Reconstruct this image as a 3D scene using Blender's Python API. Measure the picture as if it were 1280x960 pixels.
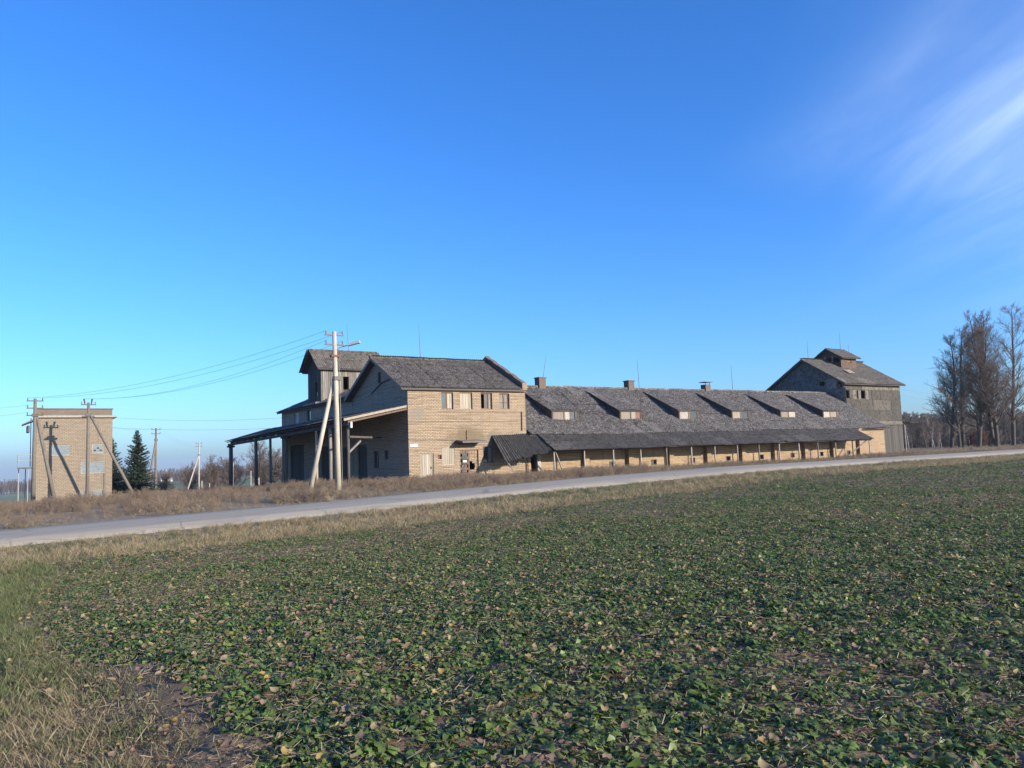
import bpy, bmesh, math, random
import numpy as np
from mathutils import Vector, Matrix

random.seed(7)
rng = np.random.default_rng(11)
for o in list(bpy.data.objects):
    bpy.data.objects.remove(o)
S = bpy.context.scene
COL = S.collection

# ------------------------------------------------------------------ camera
CAM = Vector((-21.9, -45.5, 1.67))
FW = Vector((.552, .834, 0)).normalized()
PITCH, ROLL = math.radians(5.09), math.radians(2.0)
R0 = Vector((FW.y, -FW.x, 0))
FD = FW * math.cos(PITCH) + Vector((0, 0, math.sin(PITCH)))
U0 = R0.cross(FD)
RR = R0 * math.cos(ROLL) - U0 * math.sin(ROLL)
UU = U0 * math.cos(ROLL) + R0 * math.sin(ROLL)
cd = bpy.data.cameras.new('camera')
cd.lens = 27.0
cd.sensor_width = 36.0
cd.clip_start = 0.1
cd.clip_end = 9000
cam = bpy.data.objects.new('camera', cd)
COL.objects.link(cam)
mw = Matrix((RR, UU, -FD)).transposed().to_4x4()
mw.translation = CAM
cam.matrix_world = mw
S.camera = cam

# ------------------------------------------------------------------ sky and sun
SUN_EL = math.radians(17)
SUN_AZ = math.radians(153)          # clockwise from +Y
TO_SUN = Vector((math.sin(SUN_AZ) * math.cos(SUN_EL), math.cos(SUN_AZ) * math.cos(SUN_EL), math.sin(SUN_EL)))
W = bpy.data.worlds.new('World')
S.world = W
W.use_nodes = True
nt = W.node_tree
nt.nodes.clear()
out = nt.nodes.new('ShaderNodeOutputWorld')
bg = nt.nodes.new('ShaderNodeBackground')
bg.inputs['Strength'].default_value = 0.10
sky = nt.nodes.new('ShaderNodeTexSky')
sky.sky_type = 'NISHITA'
sky.sun_disc = False
sky.sun_elevation = SUN_EL
sky.sun_rotation = SUN_AZ
sky.altitude = 100
sky.air_density = 1.0
sky.dust_density = 1.1
sky.ozone_density = 3.0
hs = nt.nodes.new('ShaderNodeHueSaturation')
hs.inputs['Saturation'].default_value = 1.08
wb = nt.nodes.new('ShaderNodeMix'); wb.data_type = 'RGBA'; wb.blend_type = 'MULTIPLY'   # the phone's cool white balance on the whole sky
wb.inputs['Factor'].default_value = 1.0
wb.inputs['B'].default_value = (.76, 1.09, 1.66, 1)
nt.links.new(sky.outputs[0], wb.inputs['A'])
nt.links.new(wb.outputs['Result'], hs.inputs['Color'])
# thin cirrus: stretched noise on a high flat layer
tc = nt.nodes.new('ShaderNodeTexCoord')
sep = nt.nodes.new('ShaderNodeSeparateXYZ')
nt.links.new(tc.outputs['Generated'], sep.inputs[0])
def wmath(op, a, b=None, c=None):
    n = nt.nodes.new('ShaderNodeMath'); n.operation = op
    for i, v in enumerate((a, b, c)):
        if v is None: continue
        if isinstance(v, (int, float)): n.inputs[i].default_value = v
        else: nt.links.new(v, n.inputs[i])
    return n.outputs[0]
zc = wmath('MAXIMUM', wmath('ADD', sep.outputs[2], 0.06), 0.03)
cx = wmath('DIVIDE', sep.outputs[0], zc)
cy = wmath('DIVIDE', sep.outputs[1], zc)
cmb = nt.nodes.new('ShaderNodeCombineXYZ')
nt.links.new(cx, cmb.inputs[0]); nt.links.new(cy, cmb.inputs[1])
mp = nt.nodes.new('ShaderNodeMapping')
mpr = nt.nodes.new('ShaderNodeMapping')
mpr.inputs['Rotation'].default_value = (0, 0, math.radians(-61))     # streaks run along this bearing
nt.links.new(cmb.outputs[0], mpr.inputs[0])
mp.inputs['Scale'].default_value = (0.5, 2.3, 1)
mp.inputs['Location'].default_value = (0.35, 1.2, 0)
nt.links.new(mpr.outputs[0], mp.inputs[0])
nz = nt.nodes.new('ShaderNodeTexNoise')
nz.inputs['Scale'].default_value = 1.1
nz.inputs['Detail'].default_value = 7
nz.inputs['Roughness'].default_value = 0.55
nz.inputs['Distortion'].default_value = 0.6
nt.links.new(mp.outputs[0], nz.inputs['Vector'])
nz2 = nt.nodes.new('ShaderNodeTexNoise')
nz2.inputs['Scale'].default_value = 0.33
nz2.inputs['Detail'].default_value = 2
mp2 = nt.nodes.new('ShaderNodeMapping')
mp2.inputs['Location'].default_value = (1.7, 0.6, 0.0)
nt.links.new(cmb.outputs[0], mp2.inputs[0])
nt.links.new(mp2.outputs[0], nz2.inputs['Vector'])
def wramp(src, p0, p1):
    n = nt.nodes.new('ShaderNodeMapRange'); n.interpolation_type = 'SMOOTHSTEP'
    n.inputs['From Min'].default_value = p0; n.inputs['From Max'].default_value = p1
    nt.links.new(src, n.inputs['Value']); return n.outputs[0]
side = wmath('ADD', wmath('MULTIPLY', sep.outputs[0], R0.x), wmath('MULTIPLY', sep.outputs[1], R0.y))   # the cirrus bank lies on the sun's side
side = wmath('ADD', side, wmath('MULTIPLY', wmath('SUBTRACT', nz2.outputs[0], 0.5), 0.5))
cl = wmath('MULTIPLY', wmath('ADD', wramp(nz.outputs[0], 0.30, 0.90), 0.16), wramp(side, 0.30, 0.74))
cl = wmath('MULTIPLY', cl, wramp(sep.outputs[2], 0.10, 0.30))
cl = wmath('MULTIPLY', cl, 0.7)
mixc = nt.nodes.new('ShaderNodeMix'); mixc.data_type = 'RGBA'
nt.links.new(cl, mixc.inputs['Factor'])
nt.links.new(hs.outputs[0], mixc.inputs['A'])
mixc.inputs['B'].default_value = (7.0, 8.2, 9.6, 1)
nt.links.new(mixc.outputs['Result'], bg.inputs['Color'])
nt.links.new(bg.outputs[0], out.inputs['Surface'])

sl = bpy.data.lights.new('sun', 'SUN')
sl.energy = 5.0
sl.angle = math.radians(0.55)
sl.color = (1.0, 0.90, 0.74)
sun = bpy.data.objects.new('sun', sl)
COL.objects.link(sun)
sun.rotation_euler = (-TO_SUN).to_track_quat('-Z', 'Y').to_euler()
S.view_settings.view_transform = 'Standard'
S.view_settings.look = 'None'
S.view_settings.gamma = 1.0
S.view_settings.exposure = 0.84
S.render.engine = 'CYCLES'

# ------------------------------------------------------------------ materials
class NT:
    def __init__(s, name):
        s.m = bpy.data.materials.new(name); s.m.use_nodes = True
        s.t = s.m.node_tree; s.b = s.t.nodes['Principled BSDF']; s.tc = None
    def n(s, kind, **kw):
        x = s.t.nodes.new('ShaderNode' + kind)
        for k, v in kw.items(): setattr(x, k, v)
        return x
    def l(s, a, b): s.t.links.new(a, b)
    def obj(s):
        if not s.tc: s.tc = s.n('TexCoord')
        return s.tc.outputs['Object']
    def math(s, op, a, b=None, c=None):
        x = s.n('Math', operation=op)
        for i, v in enumerate((a, b, c)):
            if v is None: continue
            if isinstance(v, (int, float)): x.inputs[i].default_value = v
            else: s.l(v, x.inputs[i])
        return x.outputs[0]
    def map(s, vec, scale=(1, 1, 1), loc=(0, 0, 0)):
        x = s.n('Mapping'); x.inputs['Scale'].default_value = scale; x.inputs['Location'].default_value = loc
        s.l(vec, x.inputs[0]); return x.outputs[0]
    def noise(s, vec, scale, detail=4, rough=.55, dist=0):
        x = s.n('TexNoise'); x.inputs['Scale'].default_value = scale; x.inputs['Detail'].default_value = detail
        x.inputs['Roughness'].default_value = rough; x.inputs['Distortion'].default_value = dist
        s.l(vec, x.inputs['Vector']); return x.outputs[0]
    def rng(s, v, a, b, c=0.0, d=1.0):
        x = s.n('MapRange'); x.inputs[1].default_value = a; x.inputs[2].default_value = b
        x.inputs[3].default_value = c; x.inputs[4].default_value = d
        s.l(v, x.inputs[0]); return x.outputs[0]
    def mix(s, f, a, b, blend='MIX'):
        x = s.n('Mix', data_type='RGBA', blend_type=blend)
        if isinstance(f, (int, float)): x.inputs['Factor'].default_value = f
        else: s.l(f, x.inputs['Factor'])
        for k, v in (('A', a), ('B', b)):
            if isinstance(v, tuple): x.inputs[k].default_value = (*v[:3], 1)
            else: s.l(v, x.inputs[k])
        return x.outputs['Result']
    def rand(s):
        return s.n('ObjectInfo').outputs['Random']
    def bump(s, h, strength=.5, dist=.02):
        x = s.n('Bump'); x.inputs['Strength'].default_value = strength; x.inputs['Distance'].default_value = dist
        s.l(h, x.inputs['Height']); s.l(x.outputs[0], s.b.inputs['Normal'])
    def fin(s, col, rough=.85):
        if isinstance(col, tuple): s.b.inputs['Base Color'].default_value = (*col, 1)
        else: s.l(col, s.b.inputs['Base Color'])
        if isinstance(rough, (int, float)): s.b.inputs['Roughness'].default_value = rough
        else: s.l(rough, s.b.inputs['Roughness'])
        return s.m
    def pos(s): return s.n('NewGeometry').outputs['Position']

def m_plain(name, c1, c2, scale=4, rough=.85, stretch=(1, 1, 1), bump=.3, randv=.25, bscale=None, detail=5):
    t = NT(name)
    p = t.map(t.pos(), stretch)
    n = t.noise(p, scale, detail, .6)
    c = t.mix(t.rng(n, .32, .68), c1, c2)
    if randv:
        r = t.rng(t.rand(), 0, 1, 1 - randv, 1 + randv)
        g = t.n('CombineColor'); [t.l(r, g.inputs[i]) for i in range(3)]
        c = t.mix(1.0, c, g.outputs[0], 'MULTIPLY')
    if bump:
        t.bump(t.noise(p, bscale or scale * 3, 4, .6), bump, .02)
    return t.fin(c, rough)

def m_brick(name, c1, c2, mortar, stain, stain_amt=.5, bw=.25, bh=.1, band=True, spots=()):
    t = NT(name)
    g = t.n('NewGeometry')
    sp = t.n('SeparateXYZ'); t.l(g.outputs['Position'], sp.inputs[0])
    sn = t.n('SeparateXYZ'); t.l(g.outputs['Normal'], sn.inputs[0])
    isx = t.math('GREATER_THAN', t.math('ABSOLUTE', sn.outputs[0]), .6)
    u = t.math('ADD', t.math('MULTIPLY', sp.outputs[1], isx), t.math('MULTIPLY', sp.outputs[0], t.math('SUBTRACT', 1.0, isx)))
    cb = t.n('CombineXYZ'); t.l(u, cb.inputs[0]); t.l(sp.outputs[2], cb.inputs[1])
    bt = t.n('TexBrick')
    bt.inputs['Scale'].default_value = 1.0
    bt.inputs['Brick Width'].default_value = bw
    bt.inputs['Row Height'].default_value = bh
    bt.inputs['Mortar Size'].default_value = .015
    bt.inputs['Mortar Smooth'].default_value = .25
    bt.inputs['Bias'].default_value = -.1
    bt.inputs['Color1'].default_value = (*c1, 1); bt.inputs['Color2'].default_value = (*c2, 1)
    bt.inputs['Mortar'].default_value = (*mortar, 1)
    wob = t.noise(cb.outputs[0], .7, 2)
    vm = t.n('VectorMath', operation='MULTIPLY_ADD')
    cw = t.n('CombineXYZ'); t.l(t.math('SUBTRACT', wob, .5), cw.inputs[1])
    vm.inputs[1].default_value = (1, .05, 1)
    t.l(cw.outputs[0], vm.inputs[0]); t.l(cb.outputs[0], vm.inputs[2])
    t.l(vm.outputs[0], bt.inputs['Vector'])
    c = bt.outputs['Color']
    # random dark (over-burnt) bricks
    big = t.noise(t.map(cb.outputs[0], (1 / bw, 1 / bh, 1)), 1.0, 2, .7)
    c = t.mix(t.rng(big, .50, .70, 0, .6), c, tuple(x * .55 for x in c1))
    # warm / pale patches and weather stains
    n1 = t.noise(cb.outputs[0], .45, 5, .6)
    c = t.mix(t.rng(n1, .4, .75, 0, stain_amt), c, stain)
    n2 = t.noise(t.map(cb.outputs[0], (2.2, .25, 1)), 1.0, 5, .65)
    c = t.mix(t.rng(n2, .55, .8, 0, stain_amt * .9), c, tuple(x * .5 for x in stain))
    if band:
        n3 = t.noise(t.map(cb.outputs[0], (.3, 6.5, 1), (3.3, 0, 0)), 1.0, 4, .8)
        c = t.mix(t.rng(n3, .53, .62, 0, .72), c, tuple(x * .32 for x in c1))
    for (sx, sz, rx, rz, col) in spots:          # damp and moss stains on the wall
        v = t.n('VectorMath', operation='SUBTRACT'); t.l(cb.outputs[0], v.inputs[0]); v.inputs[1].default_value = (sx, sz, 0)
        v2 = t.n('VectorMath', operation='MULTIPLY'); t.l(v.outputs[0], v2.inputs[0]); v2.inputs[1].default_value = (1 / rx, 1 / rz, 0)
        v3 = t.n('VectorMath', operation='LENGTH'); t.l(v2.outputs[0], v3.inputs[0])
        d = t.math('ADD', v3.outputs['Value'], t.math('MULTIPLY', t.math('SUBTRACT', t.noise(cb.outputs[0], 1.6, 5, .7), .5), 1.6))
        c = t.mix(t.rng(d, .45, 1.1, .8, 0), c, col)
    h = t.math('MULTIPLY_ADD', t.noise(cb.outputs[0], 30, 3), .3, t.math('SUBTRACT', 1.0, bt.outputs['Fac']))
    t.bump(h, .8, .02)
    return t.fin(c, .92)

def m_sheet(name, c1, c2, lichen, amt, moss=None):
    t = NT(name)
    p = t.pos()
    n = t.noise(p, 1.1, 5, .65)
    c = t.mix(t.rng(n, .35, .65), c1, c2)
    r = t.rng(t.rand(), 0, 1, .87, 1.13)
    g = t.n('CombineColor'); [t.l(r, g.inputs[i]) for i in range(3)]
    c = t.mix(1.0, c, g.outputs[0], 'MULTIPLY')
    sp = t.noise(p, 7.5, 4, .8)
    c = t.mix(t.rng(sp, .52, .59, 0, amt), c, lichen)
    odd = t.math('GREATER_THAN', t.rand(), .94)          # a few replaced, paler sheets
    c = t.mix(t.math('MULTIPLY', odd, .5), c, tuple(x * 1.9 for x in c2))
    sd = t.noise(t.map(p, (1, 1, 1), (9, 3, 4)), 3.5, 4, .7)
    c = t.mix(t.rng(sd, .50, .62, 0, .8), c, tuple(x * .28 for x in c1))
    if moss:
        n2 = t.noise(t.map(p, (1, 1, 1), (4, 7, 1)), .8, 4, .7)
        c = t.mix(t.rng(n2, .55, .72, 0, .7), c, moss)
    t.bump(t.noise(p, 25, 4, .7), .4, .01)
    return t.fin(c, .9)

def m_leaf(name, cols, rough=.5, trans=.25):
    t = NT(name)
    r = t.rand()
    cr = t.n('ValToRGB')
    e = cr.color_ramp.elements
    e[0].position = 0; e[0].color = (*cols[0], 1); e[1].position = 1; e[1].color = (*cols[-1], 1)
    for i, c in enumerate(cols[1:-1], 1):
        x = e.new(i / (len(cols) - 1)); x.color = (*c, 1)
    t.l(r, cr.inputs[0])
    n = t.noise(t.pos(), 14, 2)
    c = t.mix(t.rng(n, .3, .7, 0, .45), cr.outputs[0], tuple(v * .55 for v in cols[len(cols) // 2]))
    t.fin(c, rough)
    tr = t.n('BsdfTranslucent'); t.l(c, tr.inputs['Color'])
    ms = t.n('MixShader'); ms.inputs[0].default_value = trans
    o = t.t.nodes['Material Output']
    t.l(t.b.outputs[0], ms.inputs[1]); t.l(tr.outputs[0], ms.inputs[2]); t.l(ms.outputs[0], o.inputs[0])
    return t.m

M = {}
M['brick'] = m_brick('brick_yellow', (.38, .28, .18), (.31, .22, .14), (.085, .064, .048), (.25, .195, .145), .75, spots=((4.4, 2.85, 1.7, .75, (.13, .095, .05)), (6.6, 2.6, .9, .7, (.14, .115, .09)), (.6, 4.4, .7, .5, (.2, .165, .13)), (2.2, .2, 1.6, .5, (.17, .13, .09))))
M['brick_barn'] = m_brick('brick_barn', (.43, .30, .18), (.35, .24, .14), (.10, .075, .052), (.22, .15, .095), .8)
M['brick_shade_side'] = m_brick('brick_yellow_shaded', (.43, .34, .25), (.35, .27, .19), (.13, .10, .078), (.26, .21, .16), .65)  # same yellow brick as the facade, greyed in colour for the shaded walls
M['brick_sub'] = m_brick('brick_substation', (.30, .24, .172), (.24, .19, .135), (.075, .062, .05), (.20, .155, .115), .7, bh=.115, bw=.27, band=False)
M['brick_dark'] = m_brick('brick_dark', (.16, .105, .08), (.12, .085, .07), (.12, .11, .10), (.09, .075, .065), .6, band=False)
M['brick_parapet'] = m_brick('brick_parapet', (.19, .15, .115), (.15, .12, .09), (.10, .08, .065), (.18, .14, .11), .6, band=False)
M['sheet'] = m_sheet('asbestos_sheet', (.066, .055, .046), (.105, .088, .073), (.30, .27, .235), .55)
M['sheet_barn'] = m_sheet('asbestos_sheet_barn', (.062, .053, .048), (.105, .091, .082), (.38, .35, .315), .6)
M['sheet_dark'] = m_sheet('asbestos_sheet_dark', (.040, .036, .033), (.06, .054, .049), (.15, .14, .13), .4)
M['sheet_wall'] = m_sheet('asbestos_wall_sheet', (.125, .112, .10), (.17, .155, .14), (.28, .26, .24), .3)
M['sheet_moss'] = m_sheet('asbestos_sheet_mossy', (.075, .064, .053), (.11, .094, .078), (.26, .23, .19), .45, (.075, .06, .033))
M['panel'] = m_sheet('cement_panel', (.040, .034, .027), (.06, .051, .041), (.11, .096, .076), .4)
M['panel_pale'] = m_sheet('cement_panel_pale', (.105, .093, .074), (.14, .125, .10), (.20, .18, .145), .4)
M['wood_grey'] = m_plain('wood_weathered', (.13, .115, .10), (.24, .21, .18), 1.0, .9, (14, 14, 1.2), .4, .35)
M['wood_dark'] = m_plain('wood_dark', (.045, .038, .034), (.09, .075, .065), 1.0, .9, (12, 12, 1.5), .4, .3)
M['wood_pale'] = m_plain('wood_pale', (.34, .29, .225), (.24, .20, .155), 1.0, .88, (16, 16, 1.2), .4, .25)
M['wood_mid'] = m_plain('wood_mid', (.235, .20, .16), (.16, .135, .11), 1.0, .88, (16, 16, 1.2), .4, .2)
M['wood_brown'] = m_plain('wood_brown', (.12, .07, .048), (.18, .11, .075), 1.0, .85, (14, 14, 1.2), .4, .25)
M['board_end'] = m_plain('board_grey', (.075, .066, .057), (.042, .037, .033), 1.0, .9, (16, 16, .7), .5, .3)
M['cupola'] = m_plain('cupola_boards', (.055, .032, .024), (.10, .06, .043), 1.0, .88, (14, 14, 1.2), .4, .2)
M['concrete'] = m_plain('concrete', (.34, .31, .27), (.24, .22, .195), 5, .9, (1, 1, .5), .4, .06)
M['concrete_pale'] = m_plain('concrete_pale', (.40, .35, .275), (.28, .245, .195), 4, .88, (1, 1, .35), .3, .05)
M['concrete_dark'] = m_plain('concrete_dark', (.105, .09, .075), (.155, .135, .112), 5, .9, (1, 1, .5), .4, .08)
M['metal_dark'] = m_plain('metal_dark', (.05, .045, .045), (.09, .075, .07), 9, .6, (1, 1, 1), .2, .1)
M['metal_grey'] = m_plain('metal_grey', (.24, .25, .26), (.33, .34, .35), 9, .5, (1, 1, 1), .2, .1)
M['rust'] = m_plain('rust', (.16, .065, .04), (.09, .045, .035), 12, .8, (1, 1, 1), .3, .1)
M['porcelain'] = m_plain('porcelain', (.62, .61, .58), (.7, .69, .66), 5, .3, (1, 1, 1), 0, 0)
M['wire'] = m_plain('wire', (.12, .12, .125), (.17, .17, .175), 3, .5, (1, 1, 1), 0, 0)
M['glass'] = m_plain('glass_dark', (.03, .035, .04), (.05, .055, .06), 2, .12, (1, 1, 1), 0, .2)
M['glassblock'] = m_brick('glass_block', (.18, .215, .235), (.15, .18, .20), (.22, .23, .23), (.21, .23, .235), .5, bw=.2, bh=.2, band=False)
M['white'] = m_plain('white_paint', (.68, .66, .62), (.55, .53, .5), 6, .6, (1, 1, 1), .1, .05)
M['green_pane'] = m_plain('green_pane', (.34, .40, .38), (.26, .31, .30), 3, .4, (1, 1, 1), 0, .1)
def m_asphalt():
    t = NT('asphalt'); p = t.pos()
    c = t.mix(t.rng(t.noise(t.map(p, (.22, 1.5, 1)), .9, 8, .6), .3, .7), (.27, .228, .17), (.36, .305, .23))
    c = t.mix(t.rng(t.noise(t.map(p, (.5, .8, 1), (7, 2, 0)), .45, 3, .6), .58, .64, 0, .55), c, (.19, .17, .15))      # patched areas
    c = t.mix(t.rng(t.noise(t.map(p, (.05, 2.6, 1), (1, 4, 0)), 1.0, 3, .6), .5, .72, 0, .5), c, (.42, .375, .32))    # worn wheel tracks
    vo = t.n('TexVoronoi', feature='DISTANCE_TO_EDGE'); vo.inputs['Scale'].default_value = .55; t.l(t.map(p, (.5, 1, 1)), vo.inputs['Vector'])
    c = t.mix(t.rng(vo.outputs[0], .0, .012, .6, 0), c, (.09, .08, .07))
    c = t.mix(t.rng(t.noise(p, 26, 3, .7), .35, .65, 0, .35), c, (.17, .15, .13))
    t.bump(t.noise(p, 45, 5, .7), .5, .015)
    return t.fin(c, .93)
M['asphalt'] = m_asphalt()
M['soil'] = m_plain('soil', (.095, .058, .031), (.165, .105, .056), 1.8, .95, (1, 1, 1), .9, 0, 30, 8)
M['bark'] = m_plain('bark', (.04, .033, .028), (.075, .062, .052), 2, .95, (6, 6, 1), .5, .2)
M['twig'] = m_plain('twig', (.09, .066, .053), (.14, .105, .083), 1.2, .95, (1, 1, 1), 0, .25)
M['birch'] = m_plain('birch_bark', (.42, .40, .37), (.2, .19, .18), 2, .8, (1, 1, 3), .2, .1)
M['needle'] = m_plain('spruce_needles', (.018, .032, .016), (.035, .055, .024), 2.2, .8, (1, 1, 1), 0, .1)

def m_ground():
    t = NT('ground_grass')
    p = t.pos()
    n = t.noise(p, .35, 6, .65)
    n2 = t.noise(t.map(p, (1, 1, 1), (5, 9, 0)), 3.5, 6, .7)
    c = t.mix(t.rng(n2, .3, .7), (.155, .115, .072), (.225, .17, .105))
    c = t.mix(t.rng(n, .5, .7, 0, .7), c, (.095, .10, .045))
    sp = t.n('SeparateXYZ'); t.l(p, sp.inputs[0])
    # far meadow beyond the weeds is winter-green
    far = t.rng(sp.outputs[1], 118, 150)
    fc = t.mix(t.rng(t.noise(t.map(p, (.004, .02, 1)), 1.0, 3), .4, .6), (.10, .135, .055), (.14, .16, .075))
    c = t.mix(far, c, fc)
    t.bump(t.noise(p, 9, 6, .75), .8, .06)
    return t.fin(c, .95)
M['ground'] = m_ground()
M['leaf'] = m_leaf('rape_leaf', [(.09, .145, .035), (.17, .26, .055), (.115, .19, .042), (.27, .32, .085), (.065, .105, .03), (.22, .26, .08), (.14, .225, .045), (.20, .18, .075)], .5, .38)
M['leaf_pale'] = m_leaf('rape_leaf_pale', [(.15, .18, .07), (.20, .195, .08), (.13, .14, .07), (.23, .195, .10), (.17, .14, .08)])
M['leaf_dead'] = m_leaf('dead_leaf', [(.20, .14, .09), (.38, .27, .07), (.17, .11, .065), (.26, .17, .11), (.15, .095, .07), (.36, .30, .13), (.22, .125, .085), (.27, .215, .14), (.13, .085, .06)], .7, .2)
M['straw'] = m_leaf('straw', [(.26, .20, .12), (.34, .27, .17), (.19, .14, .09), (.28, .21, .14)], .8, .15)
M['grass_dry'] = m_leaf('dry_grass', [(.32, .245, .14), (.25, .185, .105), (.38, .30, .18), (.22, .17, .095), (.30, .235, .13)], .8, .3)
M['grass_green'] = m_leaf('green_grass', [(.10, .135, .042), (.15, .17, .058), (.09, .11, .04), (.20, .185, .08)], .6, .3)
M['weed'] = m_leaf('dry_weed', [(.22, .155, .115), (.17, .12, .095), (.27, .20, .14), (.15, .105, .085), (.25, .175, .12)], .9, .2)
M['weed_tan'] = m_leaf('dry_weed_tan', [(.30, .225, .135), (.25, .185, .115), (.34, .265, .165)], .9, .25)

# ------------------------------------------------------------------ helpers
ORG = {}
def thing(name, loc, label, cat, group=None):
    o = bpy.data.objects.new(name, None)
    o.empty_display_size = .3
    o.location = loc
    COL.objects.link(o)
    o['label'] = label; o['category'] = cat
    if group: o['group'] = group
    ORG[o] = Vector(loc)
    return o
def tag(o, label, cat, group=None):
    o['label'] = label; o['category'] = cat
    if group: o['group'] = group
    return o
def org(parent):
    return ORG.get(parent, Vector((0, 0, 0))) if parent else Vector((0, 0, 0))

class MB:
    def __init__(s): s.v = []; s.f = []; s.mi = []
    def face(s, *pts):
        i = len(s.v); s.v += [tuple(p) for p in pts]; s.f.append(tuple(range(i, i + len(pts))))
    def hexa(s, b, t):                       # bottom 4, top 4
        i = len(s.v); s.v += [tuple(p) for p in b] + [tuple(p) for p in t]
        for q in ((3, 2, 1, 0), (4, 5, 6, 7), (0, 1, 5, 4), (1, 2, 6, 5), (2, 3, 7, 6), (3, 0, 4, 7)):
            s.f.append(tuple(i + k for k in q))
        return s
    def box(s, x0, x1, y0, y1, z0, z1):
        return s.hexa([(x0, y0, z0), (x1, y0, z0), (x1, y1, z0), (x0, y1, z0)], [(x0, y0, z1), (x1, y0, z1), (x1, y1, z1), (x0, y1, z1)])
    def slab(s, pts, th):                    # four top corners, thickness straight down
        return s.hexa([(p[0], p[1], p[2] - th) for p in pts], pts)
    def bar(s, a, b, w, h, up=(0, 0, 1)):
        a, b = Vector(a), Vector(b); d = (b - a).normalized()
        u = Vector(up)
        if abs(d.dot(u)) > .98: u = Vector((1, 0, 0))
        x = d.cross(u).normalized() * w / 2; y = x.cross(d).normalized() * h / 2
        return s.hexa([a - x - y, a + x - y, a + x + y, a - x + y], [b - x - y, b + x - y, b + x + y, b - x + y])
    def tube(s, pts, rad, n=6, cap=True):
        pts = [Vector(p) for p in pts]
        if isinstance(rad, (int, float)): rad = [rad] * len(pts)
        base = len(s.v)
        for i, p in enumerate(pts):
            d = (pts[min(i + 1, len(pts) - 1)] - pts[max(i - 1, 0)]).normalized()
            u = Vector((0, 0, 1)) if abs(d.z) < .95 else Vector((1, 0, 0))
            x = d.cross(u).normalized(); y = d.cross(x)
            for k in range(n):
                a = 2 * math.pi * k / n
                s.v.append(tuple(p + (x * math.cos(a) + y * math.sin(a)) * rad[i]))
        for i in range(len(pts) - 1):
            for k in range(n):
                a = base + i * n + k; b = base + i * n + (k + 1) % n
                s.f.append((a, b, b + n, a + n))
        if cap:
            s.f.append(tuple(base + k for k in reversed(range(n))))
            s.f.append(tuple(base + (len(pts) - 1) * n + k for k in range(n)))
        return s
    def mesh(s, name, mat, off=Vector((0, 0, 0)), smooth=False):
        me = bpy.data.meshes.new(name)
        me.from_pydata([(x - off.x, y - off.y, z - off.z) for x, y, z in s.v], [], s.f)
        me.materials.append(mat if not isinstance(mat, str) else M[mat])
        if smooth:
            me.polygons.foreach_set('use_smooth', [True] * len(me.polygons))
        me.update()
        return me
    def build(s, name, mat, parent=None, loc=None, smooth=False):
        off = org(parent) if parent else Vector(loc or (0, 0, 0))
        o = bpy.data.objects.new(name, s.mesh(name, mat, off, smooth))
        COL.objects.link(o)
        if parent: o.parent = parent; ORG[o] = off
        else: o.location = off; ORG[o] = off
        return o

UNIT = {}
def unit_box(mat):
    if mat not in UNIT:
        UNIT[mat] = MB().box(-.5, .5, -.5, .5, -.5, .5).mesh('piece_' + mat, mat)
    return UNIT[mat]
def piece(name, mat, parent, c, size, rot=None):
    o = bpy.data.objects.new(name, unit_box(mat))
    o.location = Vector(c) - org(parent); o.scale = size
    if rot: o.rotation_euler = rot
    COL.objects.link(o); o.parent = parent
    return o

def vnoise(X, Y, s, seed=0):
    X = np.asarray(X) / s; Y = np.asarray(Y) / s
    xi = np.floor(X).astype(int); yi = np.floor(Y).astype(int)
    fx = X - xi; fy = Y - yi; fx = fx * fx * (3 - 2 * fx); fy = fy * fy * (3 - 2 * fy)
    def h(a, b):
        n = (a * 374761393 + b * 668265263 + seed * 974634777) & 0x7fffffff
        n = ((n ^ (n >> 13)) * 1274126177) & 0x7fffffff
        return ((n ^ (n >> 16)) & 0xffff) / 65535.0
    return (h(xi, yi) * (1 - fx) + h(xi + 1, yi) * fx) * (1 - fy) + (h(xi, yi + 1) * (1 - fx) + h(xi + 1, yi + 1) * fx) * fy
SHEETS = {}
def corr_mesh(mat, w=1.0, l=1.75, waves=6, amp=.026):
    k = (mat, w, l, waves, amp)
    if k not in SHEETS:
        n = waves * 4
        v = []
        for i in range(n + 1):
            z = amp * math.sin(2 * math.pi * i / 4)
            v += [(w * i / n, 0, z), (w * i / n, l, z)]
        f = [(2 * i, 2 * i + 2, 2 * i + 3, 2 * i + 1) for i in range(n)]
        me = bpy.data.meshes.new('corrugated_sheet')
        me.from_pydata(v, [], f); me.materials.append(M[mat])
        me.polygons.foreach_set('use_smooth', [True] * len(f))
        SHEETS[k] = me
    return SHEETS[k]
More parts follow.
